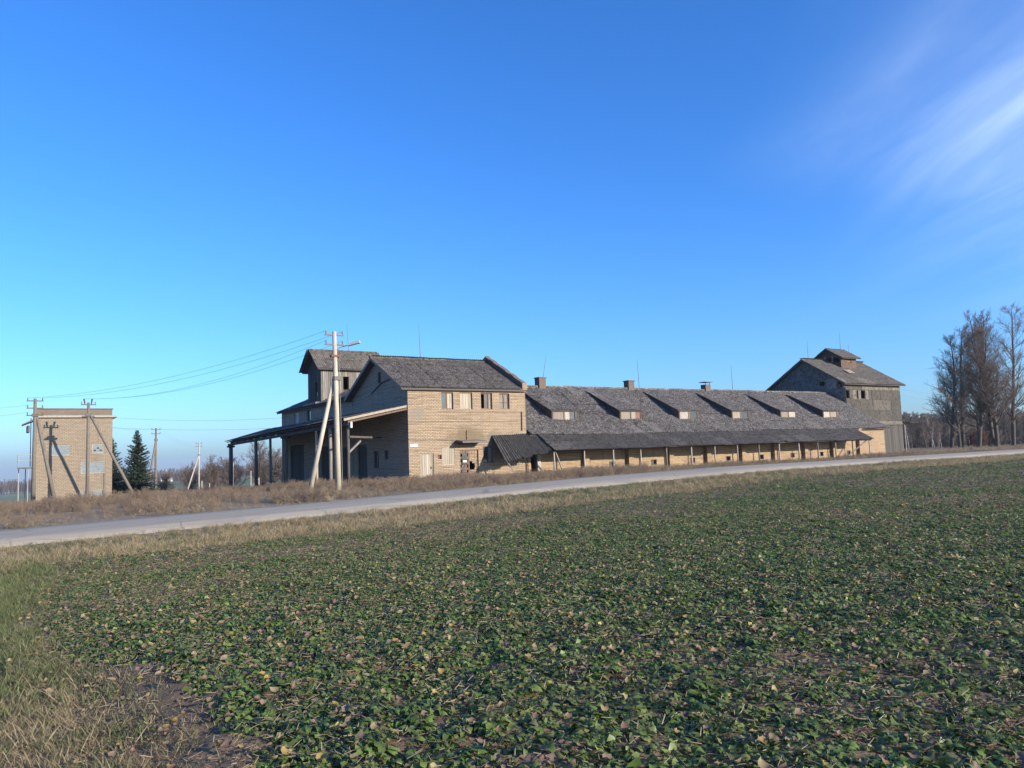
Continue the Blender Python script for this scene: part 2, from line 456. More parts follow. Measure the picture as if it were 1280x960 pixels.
def sheets(parent, p0, U, V, nu, nv, w, l, lap=.14, mat='sheet', waves=6, amp=.026, lift=.05, jit=1.0, skip=None, wob=.0):
    """rows of corrugated sheets from the lower left corner p0, U along the eave, V up the slope"""
    U = Vector(U).normalized(); V = Vector(V).normalized(); N = U.cross(V).normalized()
    me = corr_mesh(mat, round(w + .05, 3), l, waves, amp)
    for j in range(nv):
        for i in range(nu):
            if skip and skip(i, j): continue
            o = bpy.data.objects.new('roof_sheet', me)
            tilt = .018
            v2 = (V - N * tilt).normalized(); n2 = U.cross(v2).normalized()
            a = random.gauss(0, .004) * jit
            u3 = (U + v2 * a).normalized(); v3 = n2.cross(u3)
            c = Vector(p0) + U * (i * w) + V * (j * (l - lap) + random.gauss(0, .012) * jit) + N * (lift + .008 * (i % 2) + abs(random.gauss(0, .004)) * jit + tilt * l * .5)
            c = c + N * wob * (float(vnoise(c.x, c.y, 4.5, 77)) - .35)
            m = Matrix((u3, v3, n2)).transposed()
            o.rotation_euler = m.to_euler(); o.location = c - org(parent)
            COL.objects.link(o); o.parent = parent

def wall(mb, p0, U, N, profile, ops=(), depth=.25, base=0.0):
    """wall in the plane through p0; profile = [(u, top)], ops = [(u0, u1, v0, v1)]"""
    p0 = Vector(p0); U = Vector(U); N = Vector(N); Z = Vector((0, 0, 1))
    def top(u):
        for (a, za), (b, zb) in zip(profile, profile[1:]):
            if a - 1e-6 <= u <= b + 1e-6: return za + (zb - za) * ((u - a) / (b - a) if b > a else 0)
        return profile[-1][1]
    us = sorted(set([round(p[0], 4) for p in profile] + [round(x, 4) for o in ops for x in o[:2]]))
    flip = U.cross(Z).dot(N) < 0
    def q(*pts):
        pts = pts[::-1] if flip else pts
        mb.face(*pts)
    P = lambda u, v, d=0: p0 + U * u + Z * v - N * d
    for a, b in zip(us, us[1:]):
        z = base
        for o in sorted([o for o in ops if o[0] <= a + 1e-4 and o[1] >= b - 1e-4], key=lambda o: o[2]):
            if o[2] > z + 1e-4: q(P(a, z), P(b, z), P(b, o[2]), P(a, o[2]))
            z = o[3]
        q(P(a, z), P(b, z), P(b, top(b)), P(a, top(a)))
    for (a, b, c, d) in ops:
        q(P(a, c), P(a, c, depth), P(b, c, depth), P(b, c))
        q(P(a, d), P(b, d), P(b, d, depth), P(a, d, depth))
        q(P(a, c), P(a, d), P(a, d, depth), P(a, c, depth))
        q(P(b, c), P(b, c, depth), P(b, d, depth), P(b, d))
    return mb

def frame_part(name, parent, p0, U, N, o, mat='wood_pale', t=.07, inset=.1, d=.06, mull=()):
    """window or door frame in an opening; returns the mesh object"""
    a, b, c, e = o
    p0 = Vector(p0); U = Vector(U); N = Vector(N); Z = Vector((0, 0, 1))
    mb = MB()
    def bar(u0, u1, v0, v1, dd=d):
        def P(u, v, k): return p0 + U * u + Z * v - N * (inset + k)
        mb.hexa([P(u0, v0, 0), P(u1, v0, 0), P(u1, v0, dd), P(u0, v0, dd)], [P(u0, v1, 0), P(u1, v1, 0), P(u1, v1, dd), P(u0, v1, dd)])
    bar(a + .003, a + t, c + .003, e - .003); bar(b - t, b - .003, c + .003, e - .003)
    bar(a + t, b - t, e - t, e - .003); bar(a + t, b - t, c + .003, c + t)
    for u0, u1, v0, v1 in mull: bar(u0, u1, v0, v1, d * .8)
    return mb.build(name, mat, parent)
def fill(name, parent, p0, U, N, o, mat, inset=.13, th=.03):
    a, b, c, e = o
    U = Vector(U); N = Vector(N)
    ctr = Vector(p0) + U * (a + b) / 2 + Vector((0, 0, (c + e) / 2)) - N * (inset + th / 2)
    size = (b - a, th, e - c) if abs(U.x) > .5 else (th, b - a, e - c)
    return piece(name, mat, parent, ctr, size)
def boards(parent, p0, U, N, o, n, mat, inset=.09, th=.025, gap=.012, jag=0.0, name='board'):
    a, b, c, e = o
    w = (b - a) / n
    for i in range(n):
        j = random.uniform(0, jag)
        fill(name, parent, p0, U, N, (a + i * w + gap / 2, a + (i + 1) * w - gap / 2, c + .004 + (j if random.random() < .5 else 0), e - .004 - random.uniform(0, jag)),
             mat, inset + random.uniform(0, .02), th)

# ------------------------------------------------------------------ terrain
def sstep(x, a, b):
    t = np.clip((x - a) / (b - a), 0, 1); return t * t * (3 - 2 * t)
RX = np.array([-400, -60, -22, -11, -3, 4, 14, 30, 60, 120, 300.])
RZ = np.array([-3.0, -1.15, -.46, -.22, .0, .17, .32, .33, .36, .50, .2])
def road_z(X): return np.interp(X, RX, RZ)
def H(X, Y):
    X = np.asarray(X, float); Y = np.asarray(Y, float)
    near = 0.07 + .006 * (X + 21.9)
    near = np.clip(near, -1.2, .75)
    rz = road_z(X)
    t = sstep(-Y, 25, 42)
    south = rz - .12 + (near - rz + .12) * t
    south = south - .16 * np.exp(-((Y + 21.0) / 1.2) ** 2)
    # north side: pad at the buildings, falling away to the back and left
    left = 1 - sstep(X, 12, 58)
    pad = np.where(X < 0, road_z(X) * .75, 0.0 + .0 * X)
    s = sstep(Y, -11, -1)
    north0 = (rz - .1) * (1 - s) + pad * s
    fall = .044 * left + .003
    yy = np.maximum(Y - 1, 0)
    drop = fall * np.minimum(yy, 110) * (1 - .0018 * np.minimum(yy, 110)) + .0244 * np.maximum(yy - 110, 0) * (1 - .55 * sstep(X, 120, 400))
    pull = 1 - sstep(yy, 0, 60)
    north = north0 * pull + (0 - drop)
    north = north - .0165 * np.maximum(X - 112, 0) * sstep(Y, -40, 20)
    h = np.where(Y < -13, south, north)
    b = sstep(Y, -15, -11)
    h = south * (1 - b) + north * b
    h = h + .035 * np.sin(X * .31 + Y * .17) * np.sin(Y * .27 - X * .11) * (1 - sstep(np.hypot(X + 22, Y + 45), 6, 3))
    return h
def Hs(x, y): return float(H(np.array([x]), np.array([y]))[0])

def grid_sheet(name, xs, ys, zf, mat, label=None):
    X, Y = np.meshgrid(xs, ys)
    Z = zf(X, Y)
    v = np.stack([X, Y, Z], -1).reshape(-1, 3)
    nx, ny = len(xs), len(ys)
    i = np.arange(nx * ny).reshape(ny, nx)
    f = np.stack([i[:-1, :-1], i[:-1, 1:], i[1:, 1:], i[1:, :-1]], -1).reshape(-1, 4)
    me = bpy.data.meshes.new(name)
    me.vertices.add(len(v)); me.vertices.foreach_set('co', v.ravel())
    me.loops.add(f.size); me.loops.foreach_set('vertex_index', f.ravel())
    me.polygons.add(len(f)); me.polygons.foreach_set('loop_start', np.arange(len(f)) * 4); me.polygons.foreach_set('loop_total', np.full(len(f), 4))
    me.polygons.foreach_set('use_smooth', np.ones(len(f), bool))
    me.update(); me.validate()
    me.materials.append(M[mat])
    o = bpy.data.objects.new(name, me); COL.objects.link(o)
    o['kind'] = 'structure'
    return o
def spaced(a, b, fine0, fine1, step, grow=1.18):
    xs = list(np.arange(fine0, fine1 + 1e-6, step))
    d = step; x = fine1
    while x < b: d *= grow; x += d; xs.append(x)
    d = step; x = fine0
    while x > a: d *= grow; x -= d; xs.insert(0, x)
    return np.array(xs)
grid_sheet('ground', spaced(-4500, 4500, -60, 70, 1.0), spaced(-900, 5500, -50, 70, 1.0), H, 'ground')

def head_x(Y):                        # border between headland grass and crop
    return -21.4 - .35 * np.sin(Y * .5) - .5 * (vnoise(Y, Y * 0, 1.7, 5) - .5)
def soil_z(X, Y):
    clod = (vnoise(X, Y, .22, 1) - .5) * .035 + (vnoise(X, Y, .5, 2) - .5) * .03 + (vnoise(X, Y, .1, 3) - .5) * .03
    edge = np.minimum(sstep(X, -22.2, -20.6), 1 - sstep(Y, -25.4, -23.8))
    return H(X, Y) - .06 + (.13 + clod) * edge
grid_sheet('field_soil', np.concatenate([np.arange(-22.3, -6, .07), np.arange(-6, 30, .4), np.arange(30, 150, 2.)]),
           np.concatenate([np.arange(-120, -48, 3.), np.arange(-48, -33, .07), np.arange(-33, -23.6, .25)]), soil_z, 'soil')
# road: slightly crowned asphalt with ragged edges
def road_mesh():
    xs = np.arange(-260, 330, .5)
    prof = [(-2.55, -.12), (-2.3, .01), (-1.2, .055), (.3, .075), (1.7, .055), (2.95, .02), (3.2, -.10)]
    v = []; f = []
    for i, x in enumerate(xs):
        rz = float(road_z(x))
        e0 = .14 * (vnoise(x, 0., 1.3, 8) - .5) + .2 * (vnoise(x, 0., 6, 9) - .5)
        e1 = .14 * (vnoise(x, 0., 1.1, 18) - .5) + .2 * (vnoise(x, 0., 5, 19) - .5)
        for k, (dy, dz) in enumerate(prof):
            yy = -15.75 + dy + (e0 if k < 2 else 0) + (e1 if k > 4 else 0)
            v.append((x, yy, rz + dz))
    n = len(prof)
    for i in range(len(xs) - 1):
        for k in range(n - 1):
            a = i * n + k; f.append((a, a + n, a + n + 1, a + 1))
    me = bpy.data.meshes.new('road'); me.from_pydata(v, [], f); me.materials.append(M["asphalt"])
    me.polygons.foreach_set('use_smooth', [True] * len(f))
    o = bpy.data.objects.new('road', me); COL.objects.link(o); o['kind'] = 'structure'
road_mesh()

X_, Y_, NX, NY = Vector((1, 0, 0)), Vector((0, 1, 0)), Vector((-1, 0, 0)), Vector((0, -1, 0))
def rod(parent, x, y, z0, z1, lean=(0, 0)):
    MB().tube([(x, y, z0), (x + lean[0] * .5, y + lean[1] * .5, (z0 + z1) / 2), (x + lean[0], y + lean[1], z1)], [.03, .022, .012], 5).build('lightning_rod', 'metal_dark', parent)

# ================================================================== main block
mainb = thing('brick_office_block', (0, 0, 0), 'two-storey yellow brick block with four small upper windows and an entrance slab', 'building')
WX, DY, EZ, RZt = 9.3, 9.5, 6.2, 8.62
SL = (RZt - EZ) / (DY / 2)
up_w = [(2.5, 3.4, 4.72, 5.86), (3.92, 4.9, 4.72, 5.86), (5.58, 6.5, 4.73, 5.86), (7.1, 7.94, 4.74, 5.85)]
d1 = (.8, 1.8, -.15, 1.82); hole = (2.1, 2.4, 1.39, 1.66); bw = (2.47, 3.4, .98, 2.12); d2 = (3.8, 5.25, .12, 1.95); w5 = (5.65, 6.45, 1.02, 2.15)
mb = MB()
wall(mb, (0, 0, 0), X_, NY, [(0, EZ), (WX, EZ)], up_w + [d1, hole, bw, d2, w5], .28, -.6)
o = mb.build('front_wall', 'brick', mainb)
gl = (4.2, 4.75, 6.85, 7.6); g1 = (4.8, 5.75, .9, 2.1); g2 = (3.15, 3.9, 1.5, 2.12)
mb = MB()
wall(mb, (0, 0, 0), Y_, NX, [(0, EZ), (DY / 2, RZt), (DY, EZ)], [gl, g1, g2, (6.9, 8.7, -.2, 2.6)], .28, -1.2)
mb.build('gable_wall', 'brick_shade_side', mainb)
mb = MB()
wall(mb, (WX, 0, 0), Y_, X_, [(0, EZ), (DY / 2, RZt), (DY, EZ)], [], .28, -.6)
wall(mb, (0, DY, 0), X_, Y_, [(0, EZ), (WX, EZ)], [], .28, -1.2)
mb.build('rear_wall', 'brick', mainb)
# parapet at the barn end, with coping stones stepping down the slope
mb = MB()
n = 9
for i in range(n):
    y0 = -.12 + i * (DY / 2 + .12) / n; y1 = -.12 + (i + 1) * (DY / 2 + .12) / n
    h = .50 + random.uniform(-.05, .05)
    mb.hexa([(WX - .3, y0 + .002, EZ + SL * y0 - .2), (WX + .06, y0 + .002, EZ + SL * y0 - .2), (WX + .06, y1, EZ + SL * y1 - .2), (WX - .3, y1, EZ + SL * y1 - .2)],
            [(WX - .3, y0 + .002, EZ + SL * y0 + h), (WX + .06, y0 + .002, EZ + SL * y0 + h), (WX + .06, y1, EZ + SL * y1 + h), (WX - .3, y1, EZ + SL * y1 + h)])
mb.build('parapet', 'brick_dark', mainb)
mb = MB().hexa([(WX - .3, DY / 2 + .002, RZt - .2), (WX + .06, DY / 2 + .002, RZt - .2), (WX + .06, DY + .1, EZ - .3), (WX - .3, DY + .1, EZ - .3)],
               [(WX - .3, DY / 2 + .002, RZt + .55), (WX + .06, DY / 2 + .002, RZt + .55), (WX + .06, DY + .1, EZ + .4), (WX - .3, DY + .1, EZ + .4)])
mb.build('parapet', 'brick_dark', mainb)
MB().box(WX - .33, WX + .08, -.2, .02, EZ - .1, EZ + .42).build('parapet_foot', 'brick', mainb)
# roof deck and sheets
XL = -.5
mb = MB()
f = lambda y: EZ + SL * y + .04
g = lambda y: RZt - SL * (y - DY / 2) + .04
mb.slab([(XL, -.2, f(-.2)), (WX - .31, -.2, f(-.2)), (WX - .31, DY / 2, f(DY / 2)), (XL, DY / 2, f(DY / 2))], .14)
mb.slab([(XL, DY / 2 + .002, g(DY / 2)), (WX - .31, DY / 2 + .002, g(DY / 2)), (WX - .31, DY + .4, g(DY + .4)), (XL, DY + .4, g(DY + .4))], .14)
roof = mb.build('roof', 'wood_dark', mainb)
Vs = Vector((0, 1, SL)).normalized()
sheets(roof, (XL - .1, -.3, f(-.3)), X_, Vs, 9, 4, 1.045, 1.75, .32, 'sheet', amp=.034, jit=.9, wob=.03)
Vb = Vector((0, -1, SL)).normalized()
sheets(roof, (WX - .31, DY + .5, g(DY + .5)), -X_, Vb, 9, 4, 1.045, 1.75, .27, 'sheet')
MB().tube([(XL - .1, DY / 2, RZt + .12), (4, DY / 2, RZt + .10), (WX - .3, DY / 2, RZt + .13)], .11, 7).build('ridge_cap', 'sheet', roof)
# verge boards
mb = MB()
mb.bar((XL - .03, -.22, f(-.22) - .05), (XL - .03, DY / 2, f(DY / 2) - .05), .03, .2)
mb.bar((XL - .03, DY + .4, g(DY + .4) - .05), (XL - .03, DY / 2, g(DY / 2) - .05), .03, .2)
mb.build('verge_board', 'wood_grey', roof)
MB().bar((XL, -.23, f(-.23) - .1), (WX - .3, -.23, f(-.23) - .1), .04, .1).build('eave_board', 'wood_dark', roof)
# upper windows
P0 = Vector((0, 0, 0))
fr = frame_part('window', mainb, P0, X_, NY, up_w[0], 'wood_brown', .07, .1, .06, [(2.92, 3.0, 4.78, 5.8)])
fill('pane', fr, P0, X_, NY, (2.57, 2.92, 4.79, 5.79), 'glass', .13); boards(fr, P0, X_, NY, (3.0, 3.33, 4.79, 5.79), 2, 'wood_pale', .1)
fr['label'] = 'window with one board panel and one dark pane'
fr = frame_part('window', mainb, P0, X_, NY, up_w[1], 'wood_pale', .06, .1)
boards(fr, P0, X_, NY, (3.98, 4.84, 4.78, 5.8), 4, 'wood_pale', .11); fr['label'] = 'window closed with pale vertical boards'
fr = frame_part('window', mainb, P0, X_, NY, up_w[2], 'wood_brown', .07, .1, .06, [(5.9, 5.96, 4.8, 5.79), (6.2, 6.25, 4.8, 5.79), (5.96, 6.2, 5.28, 5.32)])
fill('pane', fr, P0, X_, NY, (5.97, 6.19, 4.8, 5.79), 'glass', .14); boards(fr, P0, X_, NY, (6.28, 6.43, 4.8, 5.79), 1, 'wood_grey', .12)
fr = frame_part('window', mainb, P0, X_, NY, up_w[3], 'wood_brown', .07, .1, .06, [(7.5, 7.54, 4.8, 5.78), (7.17, 7.87, 5.2, 5.24)])
fill('pane', fr, P0, X_, NY, (7.17, 7.87, 4.81, 5.78), 'wood_grey', .15)
# ground floor
fr = frame_part('door', mainb, P0, X_, NY, d1, 'wood_pale', .08, .06)
boards(fr, P0, X_, NY, (.88, 1.72, -.1, 1.74), 6, 'wood_pale', .08, .03); fr['label'] = 'plank door of pale weathered boards'
piece('handle', 'metal_dark', fr, (1.64, .05, .85), (.03, .05, .14))
fill('vent_grille', mainb, P0, X_, NY, hole, 'rust', .12)
fr = frame_part('window', mainb, P0, X_, NY, bw, 'wood_pale', .05, .03)
boards(fr, P0, X_, NY, (2.52, 3.35, 1.03, 2.07), 5, 'wood_pale', .03); fr['label'] = 'ground floor window boarded over with pale planks'
fr = frame_part('doorway', mainb, P0, X_, NY, d2, 'wood_brown', .08, .1, .08, [(4.5, 4.58, .2, 1.87)])
for r in range(9):                    # rough brick infill
    for c in range(3):
        x0 = 3.88 + c * .207 + (.1 if r % 2 else 0)
        if x0 + .2 > 4.5: continue
        piece('brick', 'brick_dark', fr, (x0 + .1, .16 + random.uniform(-.02, .02), .22 + r * .185 + .09), (.195, .1, .172))
for r in range(12):
    for c in range(3):
        x0 = 4.58 + c * .2 + (-.0 if r % 2 else .02)
        if 3 <= r <= 6 and c < 2 and (r, c) != (6, 1): continue
        piece('brick', 'brick', fr, (x0 + .1, .16 + random.uniform(-.02, .02), .2 + r * .139 + .066), (.19, .1, .125))
fill('pane', fr, P0, X_, NY, (4.0, 4.4, 1.0, 1.7), 'glass', .06, .02)
fill('notice', fr, P0, X_, NY, (4.05, 4.35, 1.12, 1.24), 'white', .045, .01)
fr['label'] = 'doorway partly filled with loose bricks around a dark hole'
fr = frame_part('window', mainb, P0, X_, NY, w5, 'metal_dark', .06, .12, .05, [(6.03, 6.07, 1.08, 2.1)])
fill('pane', fr, P0, X_, NY, (5.71, 6.39, 1.08, 2.09), 'glass', .15); fr['label'] = 'dark glazed window beside the sagging roof'
fill('shutter', fr, P0, X_, NY, (6.1, 6.38, 1.1, 2.07), 'wood_grey', .11, .02)
mb = MB().hexa([(3.5, -.95, 2.42), (5.4, -.95, 2.42), (5.4, .1, 2.52), (3.5, .1, 2.52)], [(3.5, -.95, 2.53), (5.4, -.95, 2.53), (5.4, .1, 2.66), (3.5, .1, 2.66)])
sb = mb.build('entrance_slab', 'concrete_dark', mainb)
MB().tube([(4.35, -.04, 2.66), (4.35, -.04, 3.3)], .03, 5).build('tie_rod', 'rust', sb)
fill('sign_plate', mainb, P0, X_, NY, (.1, .64, 2.27, 2.43), 'white', -.02, .018)
MB().tube([(8.93, -.06, 4.55), (8.9, -.06, 3.2)], .035, 6).build('pipe', 'rust', mainb)
MB().tube([(0.02, -.03, 2.74), (1.5, -.035, 2.70), (3.0, -.03, 2.64), (3.5, -.05, 2.6)], .018, 5).build('cable', 'wire', mainb)
MB().tube([(-.01, 5.9, 6.2), (-.05, 5.0, 6.5), (-.06, 3.9, 6.85), (-.06, 2.4, 6.95), (-.05, 1.4, 6.75)], .05, 6).build('cable', 'metal_dark', mainb)
# narrow iron bands on the facade
for z, a, b in ((5.18, .05, 2.4), (4.52, 2.2, 9.0), (3.86, .05, 8.6), (3.3, 1.0, 7.0)):
    MB().box(a, b, -.012, .02, z, z + .025).build('wall_tie', 'rust', mainb)
fr = frame_part('window', mainb, P0, Y_, NX, gl, 'wood_dark', .06, .1); fill('pane', fr, P0, Y_, NX, (4.25, 4.7, 6.9, 7.55), 'glass', .14)
fr = frame_part('window', mainb, P0, Y_, NX, g1, 'wood_dark', .08, .1, .06, [(5.24, 5.3, .97, 2.02)]); fill('pane', fr, P0, Y_, NX, (4.88, 5.67, .97, 2.03), 'glass', .14)
fr = frame_part('window', mainb, P0, Y_, NX, g2, 'wood_dark', .07, .1); fill('pane', fr, P0, Y_, NX, (3.22, 3.83, 1.57, 2.05), 'glass', .14)
fr = frame_part('door', mainb, P0, Y_, NX, (6.9, 8.7, -.2, 2.6), 'wood_dark', .1, .1)
boards(fr, P0, Y_, NX, (7.0, 8.6, -.2, 2.5), 9, 'wood_dark', .13)
rod(mainb, 3.4, DY / 2, RZt + .1, 11.4, (-.05, .05))

# ================================================================== rear wing with timber tower
wing = thing('brick_grain_wing', (0, 9.5, 0), 'shaded brick wing with a plank-clad hoist tower standing on its roof', 'building')
WY0, WY1, WE, WW, WS = 9.56, 27.4, 6.3, 8.4, .42
wo = [(22.3, 23.5, 4.75, 5.9), (19.1, 20.1, 5.0, 5.95), (21.0, 24.8, -1.2, 3.0), (14.4, 16.6, -.8, 2.7), (10.6, 12.4, -.6, 2.5)]
mb = MB()
wall(mb, (0, 0, 0), Y_, NX, [(WY0, WE), (WY1, WE)], wo, .3, -1.8)
wall(mb, (0, WY1, 0), X_, Y_, [(0, WE), (WW / 2, WE + WS * WW / 2), (WW, WE)], [], .3, -1.8)
wall(mb, (WW, 0, 0), Y_, X_, [(WY0, WE), (WY1, WE)], [], .3, -1.8)
mb.build('wall', 'brick_shade_side', wing)
fr = frame_part('window', wing, P0, Y_, NX, wo[0], 'white', .1, .08, .06, [(22.88, 22.94, 4.85, 5.8)]); fill('pane', fr, P0, Y_, NX, (22.4, 23.4, 4.84, 5.81), 'green_pane', .13)
fr = frame_part('window', wing, P0, Y_, NX, wo[1], 'wood_dark', .1, .08); fill('pane', fr, P0, Y_, NX, (19.2, 20.0, 5.09, 5.86), 'glass', .13)
for k in (2, 3, 4):
    a, b, c, d = wo[k]
    fr = frame_part('gate', wing, P0, Y_, NX, wo[k], 'wood_dark', .12, .08)
    boards(fr, P0, Y_, NX, (a + .12, b - .12, c + .02, d - .12), int((b - a) / .2), 'wood_dark', .11)
wz = lambda x: WE + WS * x + .04
mb = MB()
mb.slab([(-.35, WY0, wz(-.35)), (WW / 2, WY0, wz(WW / 2)), (WW / 2, WY1 + .35, wz(WW / 2)), (-.35, WY1 + .35, wz(-.35))][::-1], .15)
mb.slab([(WW / 2 + .002, WY0, wz(WW / 2)), (WW + .35, WY0, wz(-.35)), (WW + .35, WY1 + .35, wz(-.35)), (WW / 2 + .002, WY1 + .35, wz(WW / 2))][::-1], .15)
roof = mb.build('roof', 'wood_dark', wing)
TY0, TY1, TX1, TE, TR = 16.65, 19.85, 5.5, 9.5, 10.85
sheets(roof, (-.45, WY1 + .4, wz(-.45)), -Y_, Vector((1, 0, WS)), 18, 3, 1.0, 1.75, .1, 'sheet', skip=lambda i, j: WY1 + .4 - i < TY1 + .2 and WY1 + .4 - i - 1 > TY0 - .3 and j >= 0 and False)
# timber tower: four plank faces, gable to the yard
tcore = MB()
tx0 = .12
zt = lambda x: wz(min(x, WW - x)) - .3
wall(tcore, (tx0, 0, 0), Y_, NX, [(TY0 + .06, TE), ((TY0 + TY1) / 2, TR - .03), (TY1 - .06, TE)], [(17.55, 18.05, 7.0, 8.15)], .1, wz(0) - .3)
wall(tcore, (0, TY0 + .06, 0), X_, NY, [(tx0, TE), (TX1, TE)], [(2.05, 2.5, 7.5, 8.6)], .1, wz(0) - .3)
wall(tcore, (0, TY1 - .06, 0), X_, Y_, [(tx0, TE), (TX1, TE)], [], .1, wz(0) - .3)
wall(tcore, (TX1, 0, 0), Y_, X_, [(TY0 + .06, TE), ((TY0 + TY1) / 2, TR - .03), (TY1 - .06, TE)], [], .1, wz(0) - .3)
tower = tcore.build('hoist_tower', 'wood_dark', wing)
y = TY0
while y < TY1 - .05:                   # gable planks
    w = random.uniform(.15, .21); yc = y + w / 2
    top = TE + (TR - TE) * (1 - abs(yc - (TY0 + TY1) / 2) / ((TY1 - TY0) / 2)) - .04
    b0 = wz(0) + .05 + random.uniform(0, .12)
    if 17.5 < yc < 18.1:
        piece('board', 'board_end', tower, (tx0 - .035, yc, (8.2 + top) / 2), (.028, w - .02, top - 8.2))
    else:
        piece('board', 'board_end', tower, (tx0 - .03 - random.uniform(0, .012), yc, (b0 + top) / 2), (.028, w - random.choice((.012, .015, .03, .05)), top - b0), (random.gauss(0, .004), 0, 0))
    y += w
x = tx0 - .03
while x < TX1 - .1:
    w = random.uniform(.15, .21); xc = x + w / 2
    b0 = wz(min(xc, WW - xc)) + .06 + random.uniform(0, .1); top = TE - .03
    if 2.0 < xc < 2.55: b0 = 8.6
    piece('board', 'wood_grey', tower, (xc, TY0 + .02 - random.uniform(0, .012), (b0 + top) / 2), (w - random.choice((.012, .014, .02, .035)), .028, top - b0), (0, random.gauss(0, .004), 0))
    x += w
TS = (TR - TE) / ((TY1 - TY0) / 2)
ty = (TY0 + TY1) / 2
tz = lambda y: TR - TS * abs(y - ty) + .06
mb = MB()
mb.slab([(tx0 - .4, TY0 - .4, tz(TY0 - .4)), (TX1 + .3, TY0 - .4, tz(TY0 - .4)), (TX1 + .3, ty, tz(ty)), (tx0 - .4, ty, tz(ty))], .1)
mb.slab([(tx0 - .4, ty + .002, tz(ty)), (TX1 + .3, ty + .002, tz(ty)), (TX1 + .3, TY1 + .4, tz(TY1 + .4)), (tx0 - .4, TY1 + .4, tz(TY1 + .4))], .1)
troof = mb.build('tower_roof', 'wood_dark', wing)
sheets(troof, (tx0 - .5, TY0 - .46, tz(TY0 - .46)), X_, Vector((0, 1, TS)), 6, 2, 1.06, 1.5, .17, 'sheet_moss')
sheets(troof, (TX1 + .3, TY1 + .46, tz(TY1 + .46)), -X_, Vector((0, -1, TS)), 6, 2, 1.06, 1.5, .17, 'sheet_moss')
MB().tube([(tx0 - .5, ty, tz(ty) + .1), (TX1 + .3, ty, tz(ty) + .1)], .1, 6).build('ridge_cap', 'sheet_moss', troof)
mb = MB(); mb.bar((tx0 - .43, TY0 - .4, tz(TY0 - .4) - .05), (tx0 - .43, ty, tz(ty) - .05), .03, .17); mb.bar((tx0 - .43, TY1 + .4, tz(TY1 + .4) - .05), (tx0 - .43, ty, tz(ty) - .05), .03, .17)
mb.build('verge_board', 'board_end', troof)
MB().box(-.42, tx0 - .02, TY0 - .05, TY1 + .05, wz(0) - .12, wz(0) + .1).build('tower_sill', 'wood_grey', wing)
fr = MB().tube([(-.05, 18.9, 10.5), (-.05, 18.9, 10.75)], .09, 8).build('insulator', 'porcelain', wing)
rod(wing, 3.2, ty, TR + .1, 13.6, (-.1, .1))

# ================================================================== drive-through canopy
can = thing('drive_through_canopy', (-4, 15, -.6), 'long low lean-to canopy on dark posts along the shaded brick side', 'canopy')
cz = lambda x, y: (4.96 - .2 * 0 + .0) + (x / 4.0) * (.80 + .012 * y) + (-.004 * y)
mb = MB()
ysg = np.linspace(.15, 31.2, 9)
for a, b in zip(ysg, ysg[1:]):
    mb.slab([(-4.15, a + .002, cz(-4.15, a)), (-.03, a + .002, cz(-.03, a)), (-.03, b, cz(-.03, b)), (-4.15, b, cz(-4.15, b))], .07)
croof = mb.build('roof_deck', 'wood_dark', can)
N = 30
for i in range(N):
    y1 = .1 + (i + 1) * 31.2 / N
    for j in range(3):
        me = corr_mesh('sheet', 1.09, 1.55, 6, .026)
        o = bpy.data.objects.new('roof_sheet', me)
        a = Vector((-4.32, y1, cz(-4.32, y1))); U = -Y_; V = (Vector((0, y1, cz(0, y1))) - a).normalized(); Nn = U.cross(V).normalized()
        c = a + V * (j * 1.38) + Nn * (.045 + .01 * (i % 2) + random.uniform(0, .015)) + Nn * .02 * (3 - j)
        v2 = (V - Nn * .018).normalized(); n2 = U.cross(v2).normalized()
        o.rotation_euler = Matrix((n2.cross(v2) * -1, v2, n2)).transposed().to_euler() if False else Matrix((v2.cross(n2), v2, n2)).transposed().to_euler()
        o.location = c - org(croof); COL.objects.link(o); o.parent = croof
mb = MB()
mb.bar((-4.35, .1, cz(-4.35, .1) - .03), (-.02, .1, cz(-.02, .1) - .03), .05, .15)
mb.build('verge_board', 'wood_pale', can)
MB().bar((-4.1, .05, cz(-4.1, 0) - .22), (-.05, .05, cz(0, 0) - .22), .06, .12).build('verge_rafter', 'wood_brown', can)
for y in np.arange(2.2, 31.5, 2.1):
    MB().bar((-4.2, y, cz(-4.2, y) - .16), (-.03, y, cz(-.03, y) - .16), .08, .16).build('rafter', 'wood_dark', can)
MB().bar((-4.0, .12, cz(-4, .1) - .34), (-4.0, 31.1, cz(-4, 31.1) - .34), .16, .2).build('beam', 'wood_dark', can)
MB().bar((-.12, 27.5, cz(0, 27) - .34), (-.12, 31.0, cz(0, 31) - .34), .14, .18).build('beam', 'wood_dark', can)
for (x, y, r, m) in ((-4, .35, .11, 'wood_dark'), (-4, 3.5, .13, 'wood_grey'), (-4, 6.2, .10, 'wood_pale'), (-4, 13.2, .17, 'concrete_dark'), (-4, 21.5, .15, 'wood_grey'), (-4, 30.2, .2, 'concrete_dark'), (-.12, 30.8, .14, 'concrete')):
    zt_ = cz(x, y) - .43
    MB().tube([(x, y, Hs(x, y) - .4), (x + .02, y, (zt_ + Hs(x, y)) / 2), (x, y, zt_)], [r, r * .95, r * .9], 8).build('post', m, can, smooth=True)
for (x, y) in ((-4, 30.2), (-4, 13.2)):
    MB().box(x - .3, x + .3, y - .28, y + .28, cz(x, y) - .62, cz(x, y) - .44).build('post_head', 'wood_dark', can)
MB().bar((-3.9, .4, 2.05), (-2.9, 1.0, 2.75), .08, .12).build('brace', 'wood_grey', can)
MB().bar((-3.95, .2, 3.0), (-.3, 3.8, 3.0), .1, .12).build('tie_beam', 'wood_dark', can)
